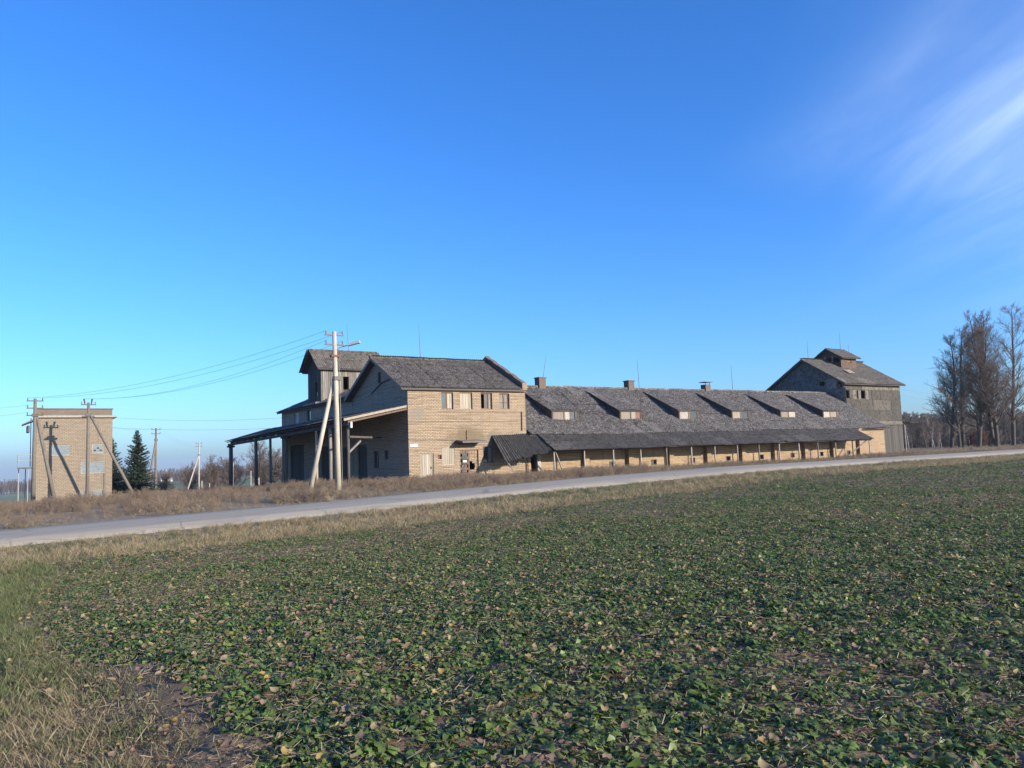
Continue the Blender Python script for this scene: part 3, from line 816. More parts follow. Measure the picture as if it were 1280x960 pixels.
MB().tube([(-3.9, .02, 3.55), (-3.9, .02, 3.92)], .08, 8).build('insulator', 'porcelain', can)

# ================================================================== long barn
barn = thing('long_brick_barn', (32, 0, 0), 'long low brick barn with six roof dormers and a dark lean-to porch', 'building')
BX0, BX1, BE, BR, BYR = 9.37, 54.3, 3.02, 6.85, 6.0
BS = (BR - BE) / BYR
pil = [9.9 + 4.38 * k for k in range(1, 10)]
hat = []
for k in range(9):
    a = pil[k] - 2.25 + .5
    hat.append((a, a + .62, .28, .72))
door = (9.6, 10.05, -.2, 1.5)
mb = MB()
wall(mb, (0, 0, 0), X_, NY, [(BX0, BE), (BX1, BE)], hat[1:] + [door], .25, -.6)
wall(mb, (BX1, 0, 0), Y_, X_, [(0, BE), (BYR, BR), (12, BE)], [], .25, -.6)
wall(mb, (0, 12, 0), X_, Y_, [(BX0, BE), (BX1, BE)], [], .25, -1.2)
mb.build('wall', 'brick_barn', barn)
for x in pil:
    MB().box(x, x + .5, -.34, -.002, -.4, BE - .12).build('pilaster', 'brick_barn', barn)
MB().box(10.06, 10.35, -.2, -.002, -.4, 1.9).build('door_jamb', 'concrete', barn)
for h in hat[1:]:
    fr = frame_part('hatch', barn, P0, X_, NY, h, 'wood_dark', .05, .04)
    if random.random() < .8: fill('shutter', fr, P0, X_, NY, (h[0] + .05, h[0] + .05 + random.uniform(.15, .5), h[2] + .05, h[3] - .05), random.choice(('rust', 'wood_dark', 'wood_brown')), .08)
fr = frame_part('doorway', barn, P0, X_, NY, door, 'wood_dark', .06, .05)
# roof
bz = lambda y: BE + BS * y + .05
mb = MB()
mb.slab([(BX0, -.3, bz(-.3)), (BX1 + .35, -.3, bz(-.3)), (BX1 + .35, BYR, bz(BYR)), (BX0, BYR, bz(BYR))], .14)
mb.slab([(BX0, BYR + .002, bz(BYR)), (BX1 + .35, BYR + .002, bz(BYR)), (BX1 + .35, 12.4, bz(-.4)), (BX0, 12.4, bz(-.4))], .14)
roof = mb.build('roof', 'wood_dark', barn)
VB = Vector((0, 1, BS)).normalized()
sheets(roof, (BX0 + .02, -.42, bz(-.42)), X_, VB, 45, 5, 1.005, 1.75, .22, 'sheet_barn', amp=.036, jit=2.0, wob=.12)
pts = [(x, BYR, bz(BYR) + .1 + random.uniform(-.02, .02)) for x in np.linspace(BX0, BX1 + .3, 24)]
MB().tube(pts, .12, 6).build('ridge_cap', 'sheet_barn', roof)
MB().bar((BX1 + .38, -.35, bz(-.35) - .03), (BX1 + .38, BYR, bz(BYR) - .03), .04, .2).build('verge_board', 'wood_grey', roof)
# dormers
for k, dx in enumerate((12.66, 19.46, 26.13, 32.78, 39.62, 46.2)):
    yf, zt_, w = 1.4, 4.76, 2.36
    yb = 5.35; zb = bz(yb) + .12
    ds = (zb - zt_) / (yb - yf)
    zr = lambda y: zt_ + ds * (y - yf)
    mb = MB()
    mb.face((dx, yf, bz(yf)), (dx, yf, zr(yf)), (dx, yb, zb), (dx, yb, bz(yb)))
    mb.face((dx + w, yf, bz(yf)), (dx + w, yb, bz(yb)), (dx + w, yb, zb), (dx + w, yf, zr(yf)))
    zb0 = bz(yf)
    wall(mb, (0, yf, 0), X_, NY, [(dx, zr(yf)), (dx + w, zr(yf))], [(dx + .08, dx + w - .08, 3.98, 4.68)], .15, zb0 - .3)
    mb.slab([(dx - .22, yf - .14, zr(yf - .14) + .06), (dx + w + .22, yf - .14, zr(yf - .14) + .06), (dx + w + .22, yb + .1, zr(yb + .1) + .06), (dx - .22, yb + .1, zr(yb + .1) + .06)], .06)
    dm = mb.build('dormer', 'wood_dark', barn)
    sheets(dm, (dx - .28, yf - .2, zr(yf - .2) + .05), X_, Vector((0, 1, ds)), 3, 3, .96, 1.62, .12, 'sheet_barn', lift=.04, jit=1.3)
    op = (dx + .08, dx + w - .08, 3.98, 4.68)
    fr = frame_part('window', dm, (0, yf, 0), X_, NY, op, 'wood_brown', .05, -.02, .08, [(dx + w / 2 - .05, dx + w / 2 + .05, 4.02, 4.64)])
    fr.parent = barn
    ch = [('board', 'wood_mid'), ('board', 'concrete'), ('pane', 'glass'), ('board', 'wood_grey')]
    u0, u1 = op[0] + .05, op[1] - .05
    half = (u0 + u1) / 2
    picks = [(0, 1), (0, 3), (1, 2), (0, 2), (0, 1), (1, 0)][k]
    for side, pk in enumerate(picks):
        a, b = (u0, half - .05) if side == 0 else (half + .05, u1)
        nm, mt = ch[pk]
        if side == 1 and k in (0, 1, 2, 3):
            fill(nm, fr, (0, yf, 0), X_, NY, (a, (a + b) / 2 - .03, 4.03, 4.63), mt, .02)
            fill('pane', fr, (0, yf, 0), X_, NY, ((a + b) / 2, b, 4.03, 4.63), 'glass' if k != 1 else 'wood_brown', .04)
        else:
            fill(nm, fr, (0, yf, 0), X_, NY, (a, b, 4.03, 4.63), mt, .02)
    MB().box(dx - .05, dx + w + .05, yf - .06, yf + .02, 3.90, 3.975).build('sill', 'wood_brown', dm)
# chimneys
for x, h, capd in ((14.75, .85, False), (24.55, .8, False), (34.45, .7, True)):
    mb = MB().box(x, x + .68, BYR - .2, BYR + .45, BR - .4, BR + h)
    ch = mb.build('chimney', 'brick_dark', barn)
    if capd:
        MB().box(x - .12, x + .9, BYR - .3, BYR + .55, BR + h + .22, BR + h + .28).build('chimney_cap', 'metal_dark', ch)
        for dx_ in (.03, .6): MB().box(x + dx_, x + dx_ + .05, BYR - .15, BYR - .1, BR + h, BR + h + .22).build('cap_strut', 'metal_dark', ch)
    else:
        MB().box(x - .05, x + .73, BYR - .25, BYR + .5, BR + h, BR + h + .09).build('chimney_cap', 'brick_dark', ch)
rod(barn, 15.1, BYR, BR, 9.6, (.6, 0)); rod(barn, 26.0, BYR, BR, 9.7, (-.1, 0)); rod(barn, 38.5, BYR, BR, 9.6, (-.05, 0))
# lean-to porch
LX0, LX1, LY = 10.1, 48.4, -2.0
lz = lambda y: 2.98 + (y + .02) * .56
mb = MB()
for a in np.arange(LX0, LX1, 2.74):
    b = min(a + 2.74, LX1)
    mb.slab([(a + .002, LY - .25, lz(LY - .25)), (b, LY - .25, lz(LY - .25)), (b, -.03, lz(-.03)), (a + .002, -.03, lz(-.03))], .05)
lt = mb.build('lean_to_roof', 'wood_dark', barn)
sheets(lt, (LX0 - .1, LY - .4, lz(LY - .4)), X_, Vector((0, 1, .56)), 38, 2, 1.012, 1.5, .22, 'sheet_dark', lift=.05, amp=.038, jit=2.5, wob=.14)
MB().bar((LX0, LY, lz(LY) - .16), (LX1, LY, lz(LY) - .16), .1, .14).build('eave_beam', 'wood_dark', barn)
for k in range(15):
    x = LX0 + .1 + k * 2.72
    zt_ = lz(LY) - .22
    MB().tube([(x, LY, Hs(x, LY) - .3), (x + random.gauss(0, .02), LY, 1), (x, LY, zt_)], .058 + random.uniform(-.006, .01), 7).build('post', random.choice(('concrete', 'wood_grey', 'concrete')), barn, smooth=True)
    MB().bar((x, LY - .2, lz(LY - .2) - .1), (x, -.03, lz(-.03) - .1), .06, .1).build('rafter', 'wood_dark', barn)
MB().bar((10.35, -1.9, 1.75), (11.6, -1.2, .05), .06, .1).build('brace', 'wood_grey', barn)
MB().bar((48.1, -1.9, 1.7), (46.2, -.9, .1), .06, .1).build('brace', 'wood_grey', barn)
# collapsed end of the porch: twisted sheets sagging against the block
q = lambda a, t: Vector((6.35 + 4.0 * a, -.05, 2.88 + .1 * a)).lerp(Vector((6.1 + 4.05 * a, -2.25, .92 + .88 * a + .10 * math.sin(a * 5))), t)
for i in range(6):
    a0, a1 = i / 6, (i + 1) / 6 + .012
    n = 24
    v = []; f_ = []
    for j in range(n + 1):
        a = a0 + (a1 - a0) * j / n
        for t in (0, .5, 1.0):
            p = q(a, t + (.02 * ((i * 37) % 5 - 2) if t == 1.0 else 0)); v.append((p.x, p.y - .02 * (i % 2) * .5, p.z + .05 * math.sin(2 * math.pi * j / 6) + .012 * (i % 2)))
    for j in range(n):
        for k in range(2):
            b = j * 3 + k; f_.append((b, b + 1, b + 4, b + 3))
    mb = MB(); mb.v = v; mb.f = f_
    mb.build('roof_sheet', 'sheet_dark', lt, smooth=True)
MB().bar((6.4, -1.6, 1.35), (10.1, -1.9, 1.72), .1, .1).build('fallen_beam', 'wood_dark', barn)
MB().bar((6.5, -1.6, 1.2), (7.1, -1.9, -.1), .07, .09).build('prop', 'wood_grey', barn)

# ================================================================== elevator barn on the right
elev = thing('timber_elevator_barn', (60, 9, 0), 'tall weathered panel-clad barn with a small ruined cupola on its roof', 'building')
EX0, EX1, EY0, EY1, EE, EA = 54.4, 65.3, 4.3, 13.7, 8.15, 11.0
EM = (EY0 + EY1) / 2
ES = (EA - EE) / ((EY1 - EY0) / 2)
mb = MB()
wall(mb, (EX0, 0, 0), Y_, NX, [(EY0, EE), (EM, EA), (EY1, EE)], [(6.55, 7.25, 7.6, 8.35), (4.45, 4.95, 7.55, 8.3)], .12, 1.0)
mb.build('gable_wall', 'sheet_wall', elev)
mb = MB()
wall(mb, (EX1, 0, 0), Y_, X_, [(EY0, EE), (EM, EA), (EY1, EE)], [], .12, -.8)
fo = [(54.75, 55.35, 6.3, 7.2), (57.55, 58.3, 6.3, 7.2), (56.75, 56.95, 6.3, 7.2)]
wall(mb, (0, EY0, 0), X_, NY, [(EX0, EE), (EX1, EE)], fo, .12, -.8)
wall(mb, (0, EY1, 0), X_, Y_, [(EX0, EE), (EX1, EE)], [], .12, -.8)
core = mb.build('wall', 'wood_dark', elev)
# corrugated gable cladding in slanting courses
me = corr_mesh('sheet_wall', 1.13, 1.3, 5, .045)
for r in range(6):
    z = 5.0 + r * 1.18
    for c in range(9):
        y1 = EY1 - c * 1.07
        y0_ = y1 - 1.07
        yc = (y0_ + y1) / 2
        lim = EE + (EA - EE) * (1 - max(abs(y0_ - EM), abs(y1 - EM)) / ((EY1 - EY0) / 2))
        if z > lim - .05: continue
        if 6.4 < yc < 7.4 and r == 2 or (yc < 5.2 and r == 2): 
            pass
        top = min(1.3, max(.12, lim - z))
        o = bpy.data.objects.new('wall_sheet', me)
        o.rotation_euler = Matrix((-Y_, Vector((0, 0, 1)), NX)).transposed().to_euler()
        hole_ = (6.55 < yc + .5 and yc - .5 < 7.25 and r == 2)
        o.location = Vector((EX0 - .05 - .02 * (r % 2) - .008 * (c % 2), y1, z)) - org(core)
        if hole_: o.scale = (1, .42, 1)
        elif yc < 5.0 and r == 2: o.scale = (.01 + .45, .4, 1)
        else: o.scale = (1, top / 1.3, 1)
        COL.objects.link(o); o.parent = core
# flat panels on the front: courses of cement board with joints
courses = [(7.28, 8.12, 'panel_pale', 3), (6.18, 7.24, 'panel', 6), (5.0, 6.14, 'panel', 4), (3.78, 4.96, 'panel', 5), (3.45, 3.75, 'panel_pale', 5)]
for z0, z1, mt, n in courses:
    cuts = [EX0 - .06] + sorted(EX0 + (EX1 - EX0) * (k + random.uniform(-.25, .25)) / n for k in range(1, n)) + [EX1 + .05]
    for a, b in zip(cuts, cuts[1:]):
        if mt == 'panel' and z0 == 6.18 and a < 58.2: continue
        piece('wall_panel', mt if random.random() < .95 else ('panel_pale' if mt == 'panel' else 'panel'), core, ((a + b) / 2, EY0 - .03 - random.uniform(0, .02), (z0 + z1) / 2), (b - a - .03, .025, z1 - z0), (random.gauss(0, .006), random.gauss(0, .003), 0))
for a, b, mt in ((EX0, 54.75, 'panel'), (55.4, 56.0, 'panel'), (56.02, 56.72, 'panel_pale'), (56.98, 57.5, 'panel_pale'), (58.35, 58.9, 'panel_pale')):
    piece('wall_panel', mt, core, ((a + b) / 2, EY0 - .035, 6.72), (b - a - .02, .025, 1.02), (random.gauss(0, .03), random.gauss(0, .02), 0))
# lower planks
x = 54.9
while x < EX1 - .05:
    w = random.uniform(.17, .24)
    piece('board', 'board_end', core, (x + w / 2, EY0 - .03 - random.uniform(0, .015), 1.35), (w - .015, .03, 3.9), (0, random.gauss(0, .003), 0))
    x += w
MB().bar((54.6, EY0 - .12, 3.36), (67.0, EY0 - .12, 3.40), .16, .16).build('sill_beam', 'wood_dark', elev)
MB().bar((65.45, EY0 - .4, 3.55), (67.3, EY0 - .4, 3.55), .9, .06).build('ledge', 'board_end', elev)
MB().tube([(65.45, EY0 - .2, -.4), (65.45, EY0 - .2, 3.3)], .07, 6).build('post', 'concrete', elev)
ez = lambda y: EA - ES * abs(y - EM) + .06
mb = MB()
mb.slab([(EX0 - .45, EY0 - .5, ez(EY0 - .5)), (EX1 + .5, EY0 - .5, ez(EY0 - .5)), (EX1 + .5, EM, ez(EM)), (EX0 - .45, EM, ez(EM))], .14)
mb.slab([(EX0 - .45, EM + .002, ez(EM)), (EX1 + .5, EM + .002, ez(EM)), (EX1 + .5, EY1 + .5, ez(EY1 + .5)), (EX0 - .45, EY1 + .5, ez(EY1 + .5))], .14)
roof = mb.build('roof', 'wood_dark', elev)
sheets(roof, (EX0 - .55, EY0 - .6, ez(EY0 - .6)), X_, Vector((0, 1, ES)), 12, 4, .99, 1.75, .16, 'sheet_moss')
sheets(roof, (EX1 + .5, EY1 + .6, ez(EY1 + .6)), -X_, Vector((0, -1, ES)), 12, 4, .99, 1.75, .16, 'sheet_moss')
MB().tube([(EX0 - .5, EM, ez(EM) + .1), (EX1 + .5, EM, ez(EM) + .1)], .11, 6).build('ridge_cap', 'sheet_moss', roof)
mb = MB(); mb.bar((EX0 - .48, EY0 - .5, ez(EY0 - .5) - .04), (EX0 - .48, EM, ez(EM) - .04), .04, .22); mb.bar((EX0 - .48, EY1 + .5, ez(EY1 + .5) - .04), (EX0 - .48, EM, ez(EM) - .04), .04, .22)
mb.build('verge_board', 'wood_dark', roof)
# light patch of bare battens on the roof
for k in range(4):
    piece('bare_board', 'wood_pale', roof, (58.2 + k * .3, 6.3 + random.uniform(-.1, .1), ez(6.3) + .16), (.26, .9, .03), (math.atan(ES), 0, random.gauss(0, .1)))
# cupola
CX0, CX1, CY0, CY1, CE, CA = 58.9, 61.9, 7.3, 10.6, 11.45, 12.45
CM = (CY0 + CY1) / 2; CS = (CA - CE) / ((CY1 - CY0) / 2)
mb = MB()
wall(mb, (CX0, 0, 0), Y_, NX, [(CY0, CE), (CM, CA), (CY1, CE)], [(7.5, 8.3, 10.75, 11.35), (8.5, 9.2, 10.85, 11.4)], .1, 9.4)
wall(mb, (0, CY0, 0), X_, NY, [(CX0, CE), (CX1, CE)], [(60.1, 60.9, 10.75, 11.2)], .1, 9.4)
wall(mb, (CX1, 0, 0), Y_, X_, [(CY0, CE), (CM, CA), (CY1, CE)], [], .1, 9.4)
wall(mb, (0, CY1, 0), X_, Y_, [(CX0, CE), (CX1, CE)], [], .1, 9.4)
cup = mb.build('cupola', 'cupola', elev)
fill('board', cup, (0, CY0, 0), X_, NY, (60.15, 60.85, 10.8, 11.15), 'wood_brown', .05)
piece('board', 'wood_grey', cup, (CX0 - .03, 8.4, 11.1), (.03, .16, 1.1), (.1, 0, 0)); piece('board', 'wood_pale', cup, (CX0 - .03, 9.3, 11.15), (.03, .2, 1.0), (-.12, 0, 0))
kz = lambda y: CA - CS * abs(y - CM) + .05
mb = MB()
mb.slab([(CX0 - .35, CY0 - .4, kz(CY0 - .4)), (CX1 + .35, CY0 - .4, kz(CY0 - .4)), (CX1 + .35, CM, kz(CM)), (CX0 - .35, CM, kz(CM))], .08)
mb.slab([(CX0 - .35, CM + .002, kz(CM)), (CX1 + .35, CM + .002, kz(CM)), (CX1 + .35, CY1 + .4, kz(CY1 + .4)), (CX0 - .35, CY1 + .4, kz(CY1 + .4))], .08)
cr = mb.build('cupola_roof', 'wood_dark', elev)
sheets(cr, (CX0 - .42, CY0 - .46, kz(CY0 - .46)), X_, Vector((0, 1, CS)), 4, 2, .95, 1.35, .13, 'sheet_moss')
sheets(cr, (CX1 + .38, CY1 + .46, kz(CY1 + .46)), -X_, Vector((0, -1, CS)), 4, 2, .95, 1.35, .13, 'sheet_moss')
rod(elev, 55.2, EM, EA, 13.4); rod(elev, 61.5, CM, CA, 14.6); rod(elev, 63.2, EM, EA, 13.4)

# ================================================================== transformer house
sub = thing('transformer_house', (-17, 32, -1.2), 'tall flat-roofed tan brick transformer house with glass-block windows behind two poles', 'building')
SX0, SX1, SY0, SY1, ST = -19.8, -14.05, 30.0, 35.2, 6.75
so = [(-18.65, -17.25, 2.75, 3.6), (-15.6, -14.7, 2.85, 3.65), (-16.45, -14.6, 1.15, 2.15), (-16.45, -14.6, -1.1, -.3)]
mb = MB()
wall(mb, (0, SY0, 0), X_, NY, [(SX0, 5.95), (SX1, 5.95)], so, .15, -2.2)
wall(mb, (SX0, 0, 0), Y_, NX, [(SY0, 5.95), (SY1, 5.95)], [(31.0, 32.0, 1.9, 3.9)], .15, -2.2)
wall(mb, (SX1, 0, 0), Y_, X_, [(SY0, 5.95), (SY1, 5.95)], [], .15, -2.2)
wall(mb, (0, SY1, 0), X_, Y_, [(SX0, 5.95), (SX1, 5.95)], [], .15, -2.2)
mb.build('wall', 'brick_sub', sub)
MB().box(SX0 - .02, SX1 + .35, SY0 - .22, SY1 + .1, 5.952, 6.12).build('cornice_slab', 'concrete', sub)
MB().box(SX0 + .02, SX1 - .03, SY0 + .02, SY1 - .02, 6.121, ST - .08).build('parapet', 'brick_parapet', sub)
MB().box(SX0 - .04, SX1 + .04, SY0 - .05, SY1 + .02, ST - .079, ST).build('coping', 'concrete_dark', sub)
for i, o_ in enumerate(so):
    fr = frame_part('window', sub, (0, SY0, 0), X_, NY, o_, 'concrete', .05, .03)
    fill('glass_block_panel', fr, (0, SY0, 0), X_, NY, (o_[0] + .05, o_[1] - .05, o_[2] + .05, o_[3] - .05), 'glassblock', .06)
    if i == 1:
        for (u, v) in ((-15.4, 3.1), (-15.15, 3.3), (-14.95, 3.1)): fill('broken_hole', fr, (0, SY0, 0), X_, NY, (u - .09, u + .09, v - .07, v + .07), 'glass', .05, .01)
MB().box(-14.72, -14.55, SY0 - .05, SY0 - .005, -1.8, 1.1).build('stain_pipe', 'concrete_dark', sub)
# ladder, platform and hood on the side wall
lad = MB()
for y in (30.5, 31.0): lad.tube([(SX0 - .45, y, -1.6), (SX0 - .45, y, 1.6)], .03, 5)
ld = lad.build('ladder', 'metal_grey', sub)
for z in np.arange(-1.3, 1.6, .3): MB().tube([(SX0 - .45, 30.5, z), (SX0 - .45, 31.0, z)], .018, 5).build('rung', 'metal_grey', ld)
lad = MB()
for y in (31.6, 32.1): lad.tube([(SX0 - .28, y, 1.9), (SX0 - .28, y, 6.0)], .03, 5)
ld = lad.build('ladder', 'metal_grey', sub)
for z in np.arange(2.2, 6.0, .3): MB().tube([(SX0 - .28, 31.6, z), (SX0 - .28, 32.1, z)], .018, 5).build('rung', 'metal_grey', ld)
pf = MB().box(SX0 - 1.2, SX0 - .005, 30.4, 32.4, 1.72, 1.84).build('platform', 'metal_dark', sub)
rl = MB()
for (x, y) in ((-1.17, 30.43), (-1.17, 31.4), (-1.17, 32.37), (-.1, 30.43)): rl.tube([(SX0 + x, y, 1.84), (SX0 + x, y, 2.9)], .025, 5)
for z in (2.4, 2.9):
    rl.tube([(SX0 - .1, 30.43, z), (SX0 - 1.17, 30.43, z), (SX0 - 1.17, 32.37, z)], .022, 5)
rl.build('railing', 'metal_grey', pf)
MB().tube([(SX0 - 1.1, 31.4, 1.72), (SX0 - 1.1, 31.4, -1.6)], .04, 6).tube([(SX0 - .6, 32.2, 1.72), (SX0 - .6, 32.2, -1.6)], .04, 6).build('platform_leg', 'metal_grey', sub)
mb = MB().hexa([(SX0 - .95, 30.1, 5.35), (SX0 - .01, 30.1, 5.75), (SX0 - .01, 32.6, 5.75), (SX0 - .95, 32.6, 5.35)], [(SX0 - .95, 30.1, 5.42), (SX0 - .01, 30.1, 5.92), (SX0 - .01, 32.6, 5.92), (SX0 - .95, 32.6, 5.42)])
mb.build('hood', 'metal_dark', sub)
for y in (30.3, 31.2, 32.1): MB().tube([(SX0 - .5, y, 5.3), (SX0 - .5, y, 4.75)], .11, 8).build('bushing', 'metal_dark', sub)
fr = frame_part('door', sub, (SX0, 0, 0), Y_, NX, (31.0, 32.0, 1.9, 3.9), 'metal_dark', .06, .05); fill('leaf', fr, (SX0, 0, 0), Y_, NX, (31.06, 31.94, 1.96, 3.84), 'metal_grey', .08)

# ================================================================== poles and wires
def pole(x, y, z1, label, r0=.16, r1=.10, mat='concrete', brace=None, arms=2, group=None, square=False, lean=0):
    z0 = Hs(x, y)
    t = thing('utility_pole', (x, y, z0), label, 'pole', group)
    MB().tube([(x, y, z0 - .5), (x + lean / 2, y, (z0 + z1) / 2), (x + lean, y, z1)], [r0, (r0 + r1) / 2, r1], 10).build('shaft', mat, t, smooth=True)
    if brace:
        bx, by, bz_, tx_, ty_ = brace
        gz = Hs(bx, by)
        MB().tube([(bx, by, gz - .4), (x + lean * .6 + tx_, y + ty_, bz_)], [r0 * .9, r1 * .95], 8).build('brace', mat, t, smooth=True)
        MB().box(x - .2, x + .2, y - .17, y + .17, bz_ - .12, bz_ + .1).build('bracket', 'metal_dark', t)
    ends = []
    for k in range(arms):
        z = z1 - .18 - k * .55
        a = MB().box(x + lean - .55, x + lean + .55, y - .05, y + .05, z - .04, z + .04).build('crossarm', 'metal_dark', t)
        for s in (-.48, .48):
            MB().tube([(x + lean + s, y, z + .04), (x + lean + s, y, z + .12), (x + lean + s, y, z + .24)], [.02, .045, .03], 7).build('insulator', 'concrete_dark', a)
            ends.append(Vector((x + lean + s, y, z + .22)))
    return t, ends
pE, eE = pole(-6.27, -3.95, 8.85, 'tall pale concrete power pole with brace and street lamp beside the road', .17, .115, 'concrete_pale', (-7.75, -3.2, 6.2, -.05, .15), 2, lean=-.12)
mb = MB().tube([(-6.35, -3.95, 7.75), (-6.1, -4.2, 7.95), (-5.75, -4.55, 8.05)], .03, 6)
arm = mb.build('lamp_arm', 'metal_grey', pE)
MB().hexa([(-5.9, -4.66, 7.98), (-5.72, -4.46, 7.98), (-5.18, -4.9, 8.12), (-5.36, -5.1, 8.12)], [(-5.86, -4.62, 8.12), (-5.76, -4.5, 8.12), (-5.24, -4.9, 8.27), (-5.34, -5.02, 8.27)]).build('lamp_head', 'metal_grey', arm)
MB().tube([(-6.06, -4.02, -.3), (-6.1, -4.02, 4), (-6.18, -4.0, 7.3)], .03, 5).build('cable_duct', 'metal_dark', pE)
MB().box(-6.62, -6.1, -4.1, -3.8, 7.4, 7.52).build('clamp', 'rust', pE)
pA, eA = pole(-20.05, 22.9, 7.0, 'grey braced pole in front of the left edge of the transformer house', .17, .11, 'concrete_dark', (-18.5, 22.6, 5.75, .1, 0), 3)
pB, eB = pole(-16.3, 25.3, 6.9, 'grey pole before the transformer house with its brace slanting right', .15, .10, 'concrete_dark', (-12.6, 24.6, 5.9, .12, -.05), 1)
MB().box(-16.75, -15.85, 25.2, 25.4, 5.7, 5.82).build('crossarm', 'metal_dark', pB)
for s in (-.25, .2): MB().tube([(-16.3 + s, 25.3, 6.75), (-16.3 + s * 1.3, 25.3, 7.2)], [.05, .08], 6).build('insulator', 'metal_dark', pB)
pC, eC = pole(-5.6, 63, 6.4, 'distant double-legged pole right of the dark spruce', .17, .12, 'concrete_dark', (-6.9, 62, 4.9, 0, 0), 2)
pD, eD = pole(7.2, 101, 5.4, 'farthest braced pole standing before the bare bushes', .17, .12, 'concrete', (4.6, 99.5, 3.2, 0, 0), 2)
def wire(a, b, sag, label, r=.008, n=14):
    a, b = Vector(a), Vector(b)
    pts = []
    for i in range(n + 1):
        t = i / n; p = a.lerp(b, t); p.z -= sag * 4 * t * (1 - t); pts.append(p)
    o = MB().tube(pts, r, 4).build('power_line', 'wire', None, loc=a)
    tag(o, label, 'wire', 'overhead power lines')
    return o
lbl = ['uppermost', 'second highest', 'third highest', 'lowest']
tgt = [eA[0], eA[1], Vector((-16.05, 25.3, 7.2)), Vector((-16.6, 25.3, 7.2))]
for k, (a, b) in enumerate(zip(eE, tgt)):
    wire(a, b, .75 + .05 * k, f'{lbl[k]} of the four lines sagging from the lamp pole to the left')
wire((-14.1, 31, 6.0), (-.05, 24.5, 5.6), .3, 'upper of two lines from transformer house to shaded brick wing')
wire((-14.1, 33, 5.2), (-.05, 22.0, 4.6), .25, 'lower of two lines from transformer house to shaded brick wing')
wire(eA[2], Vector((-60, 40, 5.2)), .7, 'upper line leaving the left pole out of the picture')
wire(eA[4], Vector((-60, 44, 4.0)), .7, 'lower line leaving the left pole out of the picture')
wire(eC[0], (-14.06, 34, 5.4), .3, 'line from transformer house to the distant double-legged pole')
wire(eC[1], eD[0], .8, 'left line between the two distant poles')
wire(eC[3], eD[3], .8, 'right line between the two distant poles')
wire((65.35, 5.5, 8.0), (120, 22, 9.5), .8, 'upper faint line right of the elevator barn')
wire((65.35, 5.5, 7.2), (120, 22, 8.4), .8, 'lower faint line right of the elevator barn')
# thin posts in the weeds behind the canopy
for (x, y, h, lb) in ((-.2, 62, 1.9, 'short thin post left of the canopy end'), (1.6, 66, 1.6, 'shortest thin post in weeds under the canopy end'), (2.8, 58, 4.1, 'tall thin pale post seen through the canopy'), (8.2, 70, 3.2, 'thin pale post beside the shaded brick corner'), (9.9, 72, 2.2, 'thin pale braced post nearest the shaded brick corner')):
    z = Hs(x, y)
    t = thing('concrete_post', (x, y, z), lb, 'post', 'thin posts in the weeds')
    MB().tube([(x, y, z - .3), (x + .03, y, z + h)], [.075, .065], 6).build('shaft', 'concrete_pale', t)
    if 'braced' in lb: MB().tube([(x - 2.0, y - .5, z), (x - .05, y, z + h * .9)], .055, 6).build('brace', 'concrete_pale', t)

